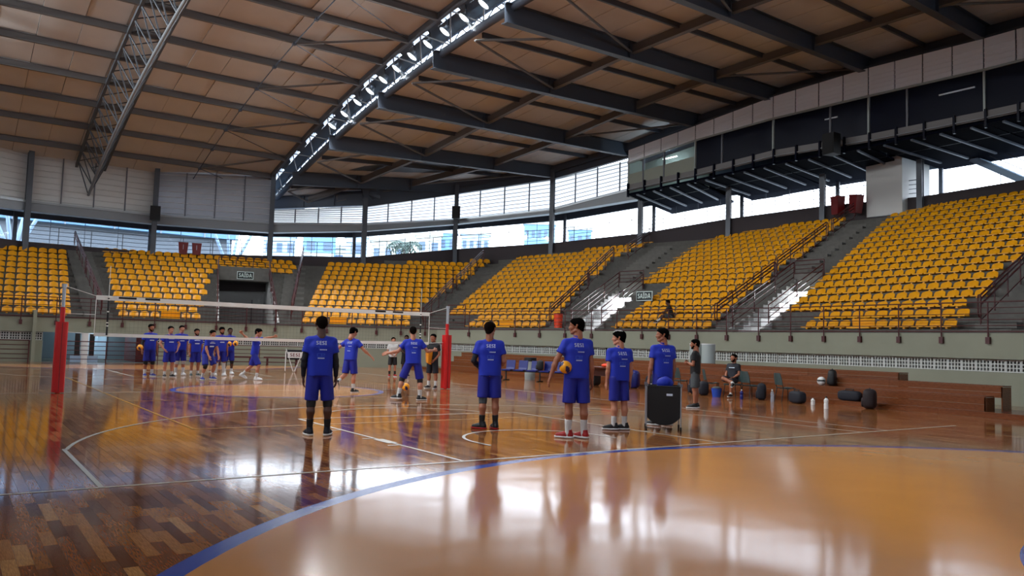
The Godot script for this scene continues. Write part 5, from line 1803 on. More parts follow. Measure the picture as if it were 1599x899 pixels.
func build_cabins() -> void:
	for i in 6:
		var o := struct("wall_cabin")
		var pale := i == 0
		# corrugated fascia in panels
		for k in 4:
			var f0 := k / 4.0 + 0.006; var f1 := (k + 1) / 4.0 - 0.006
			var m := MB.new()
			m.hexa([cabp(i, f0, 3), cabp(i, f1, 3), cabp(i, f1, 3, 0.06), cabp(i, f0, 3, 0.06), cabp(i, f0, 2) + Vector3(0, 0.35, 0), cabp(i, f1, 2) + Vector3(0, 0.35, 0), cabp(i, f1, 2, 0.06) + Vector3(0, 0.35, 0), cabp(i, f0, 2, 0.06) + Vector3(0, 0.35, 0)])
			for r in 5:
				var g := (r + 0.5) / 5.0
				m.bar(cabp(i, f0, 3, -0.01).lerp(cabp(i, f0, 2, -0.01), g), cabp(i, f1, 3, -0.01).lerp(cabp(i, f1, 2, -0.01), g), 0.05, 0.04)
			put("fascia_panel", m, M.fascia, o)
		var m := MB.new()
		m.hexa([cabp(i, 0, 3, 0.09), cabp(i, 1, 3, 0.09), cabp(i, 1, 3, 0.12), cabp(i, 0, 3, 0.12), cabp(i, 0, 2, 0.09) + Vector3(0, 0.5, 0), cabp(i, 1, 2, 0.09) + Vector3(0, 0.5, 0), cabp(i, 1, 2, 0.12) + Vector3(0, 0.5, 0), cabp(i, 0, 2, 0.12) + Vector3(0, 0.5, 0)])
		put("fascia_back", m, M.rafter, o)
		m = MB.new()
		m.bar(cabp(i, 0, 3, -0.03), cabp(i, 1, 3, -0.03), 0.10, 0.10)
		put("fascia_rail", m, M.pvc, o)
		# windows
		var cutsf := [0.0, 0.36, 1.0] if i % 2 == 1 else [0.0, 0.62, 1.0]
		if pale: cutsf = [0.0, 0.24, 0.55, 1.0]
		for k in cutsf.size() - 1:
			var f0: float = cutsf[k] + 0.008; var f1: float = cutsf[k + 1] - 0.008
			m = MB.new()
			if pale:
				var mid := func(f: float, b: float) -> Vector3: return cabp(i, f, 4, b).lerp(cabp(i, f, 3, b), 0.48)
				m.hexa([cabp(i, f0, 4, 0.02), cabp(i, f1, 4, 0.02), cabp(i, f1, 4, 0.1), cabp(i, f0, 4, 0.1), mid.call(f0, 0.02), mid.call(f1, 0.02), mid.call(f1, 0.1), mid.call(f0, 0.1)])
				put("sill_panel", m, M.booth, o)
				m = MB.new()
				m.quad(mid.call(f0, 0.06), mid.call(f1, 0.06), cabp(i, f1, 3, 0.06), cabp(i, f0, 3, 0.06))
				put("pane", m, M.glass, o)
			else:
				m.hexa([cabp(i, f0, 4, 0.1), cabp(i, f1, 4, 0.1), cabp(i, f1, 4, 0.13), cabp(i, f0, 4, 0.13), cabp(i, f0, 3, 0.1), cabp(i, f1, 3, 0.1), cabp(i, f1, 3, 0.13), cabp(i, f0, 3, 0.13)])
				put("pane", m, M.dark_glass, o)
			m = MB.new()
			m.bar(cabp(i, cutsf[k + 1], 4, 0.05), cabp(i, cutsf[k + 1], 3, 0.05), 0.09, 0.12)
			put("mullion", m, M.slat if k < cutsf.size() - 2 else M.pvc, o)
		# back wall, floor, side of the cabin
		m = MB.new()
		m.hexa([cabp(i, 0, 5, 2.6), cabp(i, 1, 5, 2.6), cabp(i, 1, 5, 2.7), cabp(i, 0, 5, 2.7), cabp(i, 0, 2, 2.6), cabp(i, 1, 2, 2.6), cabp(i, 1, 2, 2.7), cabp(i, 0, 2, 2.7)])
		put("back_wall", m, M.booth if pale else M.rafter, o)
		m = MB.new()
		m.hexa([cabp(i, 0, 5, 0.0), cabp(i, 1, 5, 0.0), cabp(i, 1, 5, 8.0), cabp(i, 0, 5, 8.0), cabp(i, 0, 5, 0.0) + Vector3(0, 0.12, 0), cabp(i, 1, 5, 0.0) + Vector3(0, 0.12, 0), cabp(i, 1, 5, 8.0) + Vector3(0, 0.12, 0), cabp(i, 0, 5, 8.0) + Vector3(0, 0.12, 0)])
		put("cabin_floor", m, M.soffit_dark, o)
		# balcony edge: tan band between dark posts, pipe and ceiling joists underneath
		m = MB.new()
		m.hexa([cabp(i, 0, 4, -0.02) - Vector3(0, 0.42, 0), cabp(i, 1, 4, -0.02) - Vector3(0, 0.42, 0), cabp(i, 1, 4, 0.1) - Vector3(0, 0.42, 0), cabp(i, 0, 4, 0.1) - Vector3(0, 0.42, 0), cabp(i, 0, 4, -0.02), cabp(i, 1, 4, -0.02), cabp(i, 1, 4, 0.1), cabp(i, 0, 4, 0.1)])
		put("edge_band", m, M.purlin, o)
		m = MB.new()
		m.tube(cabp(i, 0, 4, -0.12) - Vector3(0, 0.36, 0), cabp(i, 1, 4, -0.12) - Vector3(0, 0.36, 0), 0.03, -1, 6)
		put("pipe", m, M.steel_light, o)
		for k in 4:
			m = MB.new()
			var p := cabp(i, k / 4.0 + 0.02, 4, -0.10)
			m.bar(p + Vector3(0, 0.05, 0), p - Vector3(0, 0.85, 0), 0.10, 0.14)
			put("post", m, M.dark_glass, o)
			m = MB.new()
			p = cabp(i, k / 4.0 + 0.14, 5, 0.1) - Vector3(0, 0.04, 0)
			m.bar(p, cabp(i, k / 4.0 + 0.14, 5, 6.0) - Vector3(0, 0.04, 0), 0.12, 0.10)
			put("joist", m, M.rafter, o)
	# end wall of the pale booth and the roof over the cabins
	var e := struct("wall_cabin")
	var m := MB.new()
	m.hexa([cabp(0, 0, 5, 0), cabp(0, 0, 5, 2.7), cabp(0, 0.02, 5, 2.7), cabp(0, 0.02, 5, 0), cabp(0, 0, 2, 0), cabp(0, 0, 2, 2.7), cabp(0, 0.02, 2, 2.7), cabp(0, 0.02, 2, 0)])
	put("end_wall", m, M.booth, e)
	var lp := thing("strip_lamp", "dim strip lamp inside the pale press booth", "lamp", cabp(0, 0.5, 3, 1.6))
	m = MB.new()
	m.box(Vector3(0, 0, 0), Vector3(0.1, 0.05, 1.2))
	put("lamp_glass", m, M.lamp, lp)
	var om := OmniLight3D.new()
	om.name = "booth_light"
	om.position = Vector3(0, -0.12, 0)
	om.light_color = Color(0.8, 0.92, 1.0)
	om.light_energy = 2.0
	om.light_size = 0.2
	om.omni_range = 30.0
	om.omni_attenuation = 2.0
	om.shadow_enabled = true
	lp.add_child(om)
	for q in [[2, 0.62, "short glowing strip lamp behind the dark cabin window in the middle"], [3, 0.78, "glowing strip lamp behind the right dark cabin window"]]:
		var l2 := thing("strip_lamp", q[2], "lamp", cabp(q[0], q[1], 3, -0.02).lerp(cabp(q[0], q[1], 4, -0.02), 0.36) + Vector3(0.08, 0, 0))
		m = MB.new()
		m.box(Vector3.ZERO, Vector3(0.05, 0.07, 1.7 if q[0] == 3 else 0.8))
		put("lamp_glass", m, M.glow_panel, l2)
	speaker(cabp(2, 0.72, 5, -1.0) + Vector3(0, 0.25, 0), -1.7, "large black loudspeaker hanging under the press cabins", 1.25)
	# white room on the concourse and the outer stair to its right
	var rm := struct("wall_room")
	m = MB.new()
	m.hexa([Vector3(35.2, 9.4, -16.9), Vector3(35.2, 9.4, -14.75), Vector3(38.2, 9.4, -14.75), Vector3(38.2, 9.4, -16.9), Vector3(35.2, 12.7, -16.9), Vector3(35.2, 12.7, -14.75), Vector3(38.2, 12.7, -14.75), Vector3(38.2, 12.7, -16.9)])
	put("room_body", m, M.white_panel, rm)
	var st := struct("outer_stairs")
	for k in 14:
		m = MB.new()
		m.box(Vector3(38.6, 12.6 - 0.19 * k, -12.3 + 0.30 * k), Vector3(1.4, 0.06, 0.34))
		put("stair_tread", m, M.build_a, st)
	m = MB.new()
	for x in [37.9, 39.3]:
		m.bar(Vector3(x, 12.5, -12.3), Vector3(x, 9.9, -8.2), 0.06, 0.35)
	put("stringer", m, M.build_a, st)
	for h in [0.5, 1.0]:
		m = MB.new()
		m.tube(Vector3(37.9, 12.6 + h, -12.3), Vector3(37.9, 10.0 + h, -8.2), 0.025, -1, 6)
		put("stair_rail", m, M.steel, st)

# ---------------------------------------------------------------- outside
func house(p: Vector3, s: Vector3, turn: float, label: String, mt: Material, cols: int, rows: int, balcony := false) -> void:
	var o := thing("building", label, "building", p, turn)
	var m := MB.new()
	s.x *= 0.92; s.z = 3.0
	m.box(Vector3(0, s.y / 2, 0), s)
	put("walls", m, mt, o)
	m = MB.new()
	m.box(Vector3(0, s.y + 0.3, 0), Vector3(s.x + 0.5, 0.6, s.z + 0.5))
	put("roof_edge", m, M.build_b, o)
	for r in rows:
		for c in cols:
			m = MB.new()
			var x := (c + 0.5) / cols * s.x - s.x / 2
			var y := s.y - 1.8 - 3.0 * r
			m.box(Vector3(x, y, s.z / 2 + 0.02), Vector3(s.x / cols * 0.5, 1.4, 0.12))
			put("window", m, M.build_win, o)
		if balcony:
			m = MB.new()
			m.box(Vector3(0, s.y - 3.2 - 3.0 * r, s.z / 2 + 0.5), Vector3(s.x * 0.9, 0.5, 1.0))
			put("balcony", m, M.build_b, o)

func build_outside() -> void:
	var g := struct("ground")
	var m := MB.new()
	m.box(Vector3(0, -0.75, -20), Vector3(700, 0.8, 700))
	put("street_level", m, M.ground, g)
	# annexe behind the far left windows: grey wall, pale clerestory, white branching struts
	var an := thing("annexe", "grey annexe wall with pale roof band behind the far left windows", "building", Vector3(-9, 0, -56.5))
	m = MB.new()
	m.box(Vector3(0, 4.6, -0.3), Vector3(39, 9.2, 0.5))
	put("wall", m, M.outer_wall, an)
	m = MB.new()
	m.box(Vector3(0, 9.75, 0.2), Vector3(39.4, 1.1, 0.6))
	put("roof_band", m, M.build_c, an)
	for k in 12:
		m = MB.new()
		m.box(Vector3(-18 + 3.2 * k, 9.7, 0.55), Vector3(0.10, 1.1, 0.12))
		put("band_post", m, M.steel_light, an)
	for q in [[-4.6, "white branching roof support outside the far left windows"], [9.6, "white branching roof support outside, left of the lit truss"]]:
		var t := thing("branching_support", q[1], "roof support", Vector3(q[0], 0, -53.5))
		m = MB.new()
		m.tube(Vector3.ZERO, Vector3(0, 6.4, 0), 0.3, 0.25, 12)
		put("trunk", m, M.build_a, t)
		for e in [Vector3(-1.6, 10, 0), Vector3(-0.6, 10, 0.8), Vector3(0.7, 10, -0.6), Vector3(1.7, 10, 0.2)]:
			m = MB.new()
			m.tube(Vector3(0, 6.2, 0), e, 0.14, 0.10, 8)
			put("branch", m, M.build_a, t)
	# the town seen through the windows
	house(Vector3(34.2, 0, -114.4), Vector3(5.2, 17.3, 6), -0.34, "pale blue block just right of the lit truss's foot", M.build_a, 3, 2)
	house(Vector3(39.1, 0, -110.3), Vector3(5.4, 17.6, 6), -0.38, "sky blue apartment block with balconies, leftmost beyond the glass", M.build_c, 2, 3, true)
	house(Vector3(44.3, 0, -115.8), Vector3(4.6, 16.4, 5), -0.40, "low cream house front between the balcony block and the greenish block", M.build_b, 1, 1)
	house(Vector3(43.6, 0, -106.3), Vector3(3.5, 17.3, 4), -0.42, "greenish white block just left of the second facade column", M.build_a, 1, 2)
	house(Vector3(45.2, 0, -98.6), Vector3(5.4, 16.1, 5), -0.45, "white gabled house right of the second facade column", M.build_b, 3, 1)
	house(Vector3(50.5, 0, -107), Vector3(5.0, 16.3, 5), -0.48, "low white house behind the palm tree", M.build_b, 2, 1)
	house(Vector3(57.9, 0, -109.1), Vector3(4.6, 19.2, 5), -0.51, "cream block with blue shade right of the palm tree", M.build_b, 2, 2)
	house(Vector3(63.2, 0, -111.8), Vector3(3.6, 20.4, 5), -0.53, "narrow blue block left of the corner facade column", M.build_c, 2, 3)
	house(Vector3(67.4, 0, -109.3), Vector3(5.4, 20.4, 6), -0.57, "light blue stepped block with rows of windows right of the corner column", M.build_a, 4, 3)
	house(Vector3(82.7, 0, -110.8), Vector3(6.3, 24.0, 7), -0.65, "flat roofed grey-blue tower with a long window band", M.build_c, 5, 2)
	house(Vector3(95.1, 0, -113.7), Vector3(5.0, 24.6, 6), -0.70, "small grey-blue tower right of the fourth column", M.build_c, 3, 2)
	# palm tree
	var p := thing("palm_tree", "grey-green palm tree outside the corner windows", "palm tree", Vector3(40.4, 0, -84.5))
	m = MB.new()
	var pts := []
	for k in 9: pts.append(Vector3(sin(k * 0.3) * 0.3, k * 1.78, 0))
	for k in 8: m.tube(pts[k], pts[k + 1], 0.36 - 0.02 * k, 0.34 - 0.02 * k, 10)
	put("trunk", m, M.trunk, p)
	rng.seed = 5
	for k in 18:
		var a := TAU * k / 18.0 + rng.randf() * 0.2
		var lift := rng.randf_range(-0.2, 0.9)
		m = MB.new()
		var prev: Vector3 = pts[8]
		var d := Vector3(cos(a), 0, sin(a))
		for j in 8:
			var f := (j + 1) / 8.0
			var q: Vector3 = pts[8] + d * 2.3 * f + Vector3.UP * (lift * 1.5 * f - 2.0 * f * f + 0.5 * f)
			m.bar(prev, q, 0.06, 0.05)
			var side := d.cross(Vector3.UP).normalized()
			for s in [-1.0, 1.0]:
				var tip = q + side * s * (1.0 - absf(f - 0.5)) * 0.9 + Vector3.DOWN * 0.55
				m.tri(prev, q, tip, Vector3.UP)
			prev = q
		put("frond", m, M.palm, p)

# ---------------------------------------------------------------- people: smooth-joined bones meshed as surface nets
var field := PackedFloat32Array()
var fo := Vector3.ZERO
var fn := Vector3i.ZERO
var fc := 0.01

func sdf(bones: Array, cell: float, k: float, planes: Array, out: MB) -> void:
	var lo := Vector3(9, 9, 9); var hi := -lo
	for b in bones:
		var r: float = maxf(b[2], b[3]) + 3.0 * cell
		lo = lo.min(b[0] - Vector3(r, r, r)).min(b[1] - Vector3(r, r, r))
		hi = hi.max(b[0] + Vector3(r, r, r)).max(b[1] + Vector3(r, r, r))
	var nx := int((hi.x - lo.x) / cell) + 2
	var ny := int((hi.y - lo.y) / cell) + 2
	var nz := int((hi.z - lo.z) / cell) + 2
	var f := PackedFloat32Array()
	f.resize(nx * ny * nz)
	f.fill(1.0)
	for b in bones:
		var a: Vector3 = b[0]; var ba: Vector3 = b[1] - b[0]
		var ra: float = b[2]; var rb: float = b[3]
		var flag: int = b[4] if b.size() > 4 else 0
		var bl := maxf(ba.length(), 0.00001)
		var bd := ba / bl
		var m := maxf(ra, rb) + k + 2.0 * cell
		var l3 := a.min(b[1]) - Vector3(m, m, m) - lo
		var h3 := a.max(b[1]) + Vector3(m, m, m) - lo
		var i0 := maxi(0, int(l3.x / cell)); var i1 := mini(nx, int(h3.x / cell) + 1)
		var j0 := maxi(0, int(l3.y / cell)); var j1 := mini(ny, int(h3.y / cell) + 1)
		var k0 := maxi(0, int(l3.z / cell)); var k1 := mini(nz, int(h3.z / cell) + 1)
		for z in range(k0, k1):
			for y in range(j0, j1):
				var at0 := nx * (y + ny * z)
				var pa := Vector3(lo.x + i0 * cell, lo.y + y * cell, lo.z + z * cell) - a
				for x in range(i0, i1):
					var t := pa.dot(bd) / bl
					var h := clampf(t, 0.0, 1.0)
					var d: float
					if flag == 0:
						d = (pa - ba * h).length() - ra - (rb - ra) * h
					else:
						var g := t
						if not (flag & 1): g = minf(g, 1.0)
						if not (flag & 2): g = maxf(g, 0.0)
						d = (pa - ba * g).length() - ra - (rb - ra) * h
						if flag & 1: d = maxf(d, (t - 1.0) * bl)
						if flag & 2: d = maxf(d, -t * bl)
					var o := f[at0 + x]
					var q := k - absf(o - d)
					if d < o: o = d
					if q > 0.0: o -= q * q * 0.25 / k
					f[at0 + x] = o
					pa.x += cell
	for pl in planes:
		var p0: Vector3 = pl[0]; var pn: Vector3 = pl[1]
		var id := 0
		for z in nz:
			for y in ny:
				var e := (Vector3(lo.x, lo.y + y * cell, lo.z + z * cell) - p0).dot(pn)
				for x in nx:
					if f[id] < 0.2 and e > f[id]: f[id] = e
					e += pn.x * cell
					id += 1
	field = f; fo = lo; fn = Vector3i(nx, ny, nz); fc = cell
	var vid := PackedInt32Array()
	vid.resize(nx * ny * nz)
	vid.fill(-1)
	var vp := PackedVector3Array()
	var vn := PackedVector3Array()
	var sx := 1; var sy := nx; var sz := nx * ny
	var far := 2.0 * cell
	for z in nz - 1:
		for y in ny - 1:
			var id := nx * (y + ny * z)
			for x in nx - 1:
				var f0 := f[id]
				if absf(f0) < far:
					var f1 := f[id + sx]; var f2 := f[id + sy]; var f3 := f[id + sx + sy]
					var f4 := f[id + sz]; var f5 := f[id + sx + sz]; var f6 := f[id + sy + sz]; var f7 := f[id + sx + sy + sz]
					var neg := int(f0 < 0.0) + int(f1 < 0.0) + int(f2 < 0.0) + int(f3 < 0.0) + int(f4 < 0.0) + int(f5 < 0.0) + int(f6 < 0.0) + int(f7 < 0.0)
					if neg != 0 and neg != 8:
						var g := Vector3(f1 + f3 + f5 + f7 - f0 - f2 - f4 - f6, f2 + f3 + f6 + f7 - f0 - f1 - f4 - f5, f4 + f5 + f6 + f7 - f0 - f1 - f2 - f3)
						var mean := (f0 + f1 + f2 + f3 + f4 + f5 + f6 + f7) / 8.0
						var gl := g.length()
						var c := Vector3(0.5, 0.5, 0.5)
						if gl > 0.000001:
							# move the cell's centre onto the surface
							c -= g / gl * clampf(mean / (gl / 4.0 / cell) / cell, -0.5, 0.5)
							g /= gl
						vid[id] = vp.size()
						vp.append(lo + (Vector3(x, y, z) + c) * cell)
						vn.append(g)
				id += 1
	for z in range(1, nz - 1):
		for y in range(1, ny - 1):
			var id := 1 + nx * (y + ny * z)
			for x in range(1, nx - 1):
				if vid[id] >= 0:
					var s0 := f[id] < 0.0
					for ax in 3:
						var st := sx if ax == 0 else (sy if ax == 1 else sz)
						if (f[id + st] < 0.0) != s0:
							var u := sy if ax == 0 else sx
							var w := sz if ax != 2 else sy
							var a := vid[id]; var b := vid[id - u]; var c := vid[id - u - w]; var d := vid[id - w]
							if a >= 0 and b >= 0 and c >= 0 and d >= 0:
								out.tri3(vp[a], vp[b], vp[c], vn[a], vn[b], vn[c])
								out.tri3(vp[a], vp[c], vp[d], vn[a], vn[c], vn[d])
				id += 1

func sample(p: Vector3) -> float:
	var q := (p - fo) / fc
	var i := Vector3i(int(q.x), int(q.y), int(q.z))
	if i.x < 0 or i.y < 0 or i.z < 0 or i.x >= fn.x - 1 or i.y >= fn.y - 1 or i.z >= fn.z - 1: return 1.0
	var t := q - Vector3(i)
	var id := i.x + fn.x * (i.y + fn.y * i.z)
	var y := fn.x; var z := fn.x * fn.y
	var a := lerpf(lerpf(field[id], field[id + 1], t.x), lerpf(field[id + y], field[id + y + 1], t.x), t.y)
	var b := lerpf(lerpf(field[id + z], field[id + z + 1], t.x), lerpf(field[id + z + y], field[id + z + y + 1], t.x), t.y)
	return lerpf(a, b, t.z)

func skin_z(x: float, y: float, side: float) -> float:   # where the last meshed field is met coming from side * z
	var z := side * 0.34
	for i in 60:
		var d := sample(Vector3(x, y, z))
		if d < 0.0005: break
		z -= side * clampf(d * 0.7, 0.0008, 0.05)
		if z * side < -0.3: return NAN
	return z

func add_to(m: MB, src: MB, xf: Transform3D) -> void:
	var nb := xf.basis.inverse().transposed()
	var flip := xf.basis.determinant() < 0.0
	for i in range(0, src.v.size(), 3):
		for q in ([0, 2, 1] if flip else [0, 1, 2]):
			m.v.append(xf * src.v[i + q])
			m.n.append((nb * src.n[i + q]).normalized())
			m.c.append(Color(1, 1, 1))

var H_head: MB
var H_hair := {}
var H_hand := {}
var H_shoe: MB
var H_sole: MB

func make_parts() -> void:
	H_head = MB.new()
	var b := [
		[Vector3(0, 0.035, -0.020), Vector3(0, 0.038, 0.032), 0.079, 0.081], [Vector3(0, -0.03, -0.045), Vector3(0, -0.085, -0.058), 0.058, 0.036],
		[Vector3(-0.02, -0.1, -0.068), Vector3(0.02, -0.1, -0.068), 0.017, 0.017], [Vector3(0, 0.01, -0.098), Vector3(0, -0.026, -0.112), 0.008, 0.013],
		[Vector3(-0.012, -0.03, -0.103), Vector3(0.012, -0.03, -0.103), 0.009, 0.009], [Vector3(-0.035, 0.026, -0.082), Vector3(0.035, 0.026, -0.082), 0.013, 0.013],
		[Vector3(-0.036, -0.022, -0.066), Vector3(0.036, -0.022, -0.066), 0.026, 0.026], [Vector3(-0.018, -0.062, -0.092), Vector3(0.018, -0.062, -0.092), 0.008, 0.008],
		[Vector3(-0.045, -0.065, -0.01), Vector3(-0.02, -0.09, -0.05), 0.025, 0.022], [Vector3(0.045, -0.065, -0.01), Vector3(0.02, -0.09, -0.05), 0.025, 0.022],
		[Vector3(0, -0.05, 0.025), Vector3(0, -0.18, 0.035), 0.058, 0.061]]
	sdf(b, 0.006, 0.018, [], H_head)
	for s in [-1, 1]:
		sdf([[Vector3(s * 0.078, -0.012, 0.010), Vector3(s * 0.086, 0.018, 0.022), 0.010, 0.014], [Vector3(s * 0.08, -0.03, 0.008), Vector3(s * 0.08, -0.01, 0.01), 0.007, 0.009]], 0.005, 0.01, [], H_head)
	var cr := [[Vector3(0, 0.035, -0.020), Vector3(0, 0.038, 0.032), 0.079, 0.081]]
	for q in [["short", 0.010, Vector3(0, 0.058, -0.085), Vector3(0, -0.80, -0.60)], ["buzz", 0.005, Vector3(0, 0.068, -0.08), Vector3(0, -0.80, -0.60)], ["thick", 0.018, Vector3(0, 0.050, -0.09), Vector3(0, -0.82, -0.57)]]:
		var m := MB.new()
		var bb := [[cr[0][0] + Vector3(0, q[1] * 0.4, -0.002), cr[0][1] + Vector3(0, q[1] * 0.3, 0.002), cr[0][2] + q[1] * 0.8, cr[0][3] + q[1] * 0.8], [Vector3(0, -0.0, 0.045), Vector3(0, -0.045, 0.05), 0.066 + q[1] * 0.5, 0.056 + q[1] * 0.4]]
		if q[0] == "thick": bb.append([Vector3(-0.03, 0.10, -0.045), Vector3(0.035, 0.105, -0.04), 0.024, 0.028])
		sdf(bb, 0.007, 0.02, [[q[2], q[3].normalized()]], m)
		H_hair[q[0]] = m
	var be := MB.new()
	sdf([[Vector3(-0.058, -0.02, -0.005), Vector3(-0.03, -0.085, -0.05), 0.024, 0.028], [Vector3(0.058, -0.02, -0.005), Vector3(0.03, -0.085, -0.05), 0.024, 0.028], [Vector3(-0.022, -0.1, -0.072), Vector3(0.022, -0.1, -0.072), 0.024, 0.024], [Vector3(-0.02, -0.048, -0.1), Vector3(0.02, -0.048, -0.1), 0.006, 0.006]], 0.006, 0.02, [[Vector3(0, -0.042, 0), Vector3(0, 1, 0.2).normalized()]], be)
	H_hair["beard"] = be
	for q in [["relaxed", 0.35], ["curled", 0.95]]:
		var m := MB.new()
		var hb := []
		var zs := [-0.030, -0.010, 0.010, 0.029]
		var ls := [0.072, 0.080, 0.075, 0.060]
		for i in 4:
			var base := Vector3(0, -0.088, zs[i] * 1.05)
			hb.append([Vector3(0, -0.01, zs[i] * 0.55), base, 0.015, 0.0125])
			var c: float = q[1]
			var p1: Vector3 = base + Vector3(-sin(c * 0.6), -cos(c * 0.6), 0) * ls[i] * 0.5
			var p2: Vector3 = p1 + Vector3(-sin(c * 1.6), -cos(c * 1.6), 0) * ls[i] * 0.32
			var p3: Vector3 = p2 + Vector3(-sin(c * 2.3), -cos(c * 2.3), 0) * ls[i] * 0.24
			hb.append([base, p1, 0.0100, 0.0092]); hb.append([p1, p2, 0.0092, 0.0086]); hb.append([p2, p3, 0.0086, 0.0076])
		hb.append([Vector3(-0.004, -0.025, -0.026), Vector3(-0.012, -0.062, -0.054), 0.015, 0.0115])
		hb.append([Vector3(-0.012, -0.062, -0.054), Vector3(-0.022, -0.095, -0.060), 0.0112, 0.0090])
		hb.append([Vector3(0, 0.05, 0), Vector3(0, -0.012, 0), 0.026, 0.025])
		sdf(hb, 0.0045, 0.006, [], m)
		H_hand[q[0]] = m
	# shoe: toe towards -z, sole at y 0, ankle over the origin
	H_shoe = MB.new()
	sdf([[Vector3(0, 0.055, 0.045), Vector3(0, 0.050, -0.06), 0.040, 0.042], [Vector3(0, 0.050, -0.06), Vector3(0.004, 0.040, -0.155), 0.044, 0.034], [Vector3(0, 0.06, 0.03), Vector3(0, 0.125, 0.022), 0.040, 0.042, 1], [Vector3(0, 0.075, 0.0), Vector3(0, 0.06, -0.09), 0.035, 0.025]], 0.007, 0.02, [[Vector3(0, 0.024, 0), Vector3(0, -1, 0)]], H_shoe)
	H_sole = MB.new()
	sdf([[Vector3(0, 0.03, 0.052), Vector3(0, 0.03, -0.06), 0.046, 0.049], [Vector3(0, 0.03, -0.06), Vector3(0.004, 0.03, -0.165), 0.050, 0.040]], 0.007, 0.015, [[Vector3(0, 0.003, 0), Vector3(0, -1, 0)], [Vector3(0, 0.032, 0), Vector3(0, 1, 0)]], H_sole)

func U(a: Array) -> Vector3: return Vector3(a[0], a[1], a[2]).normalized()

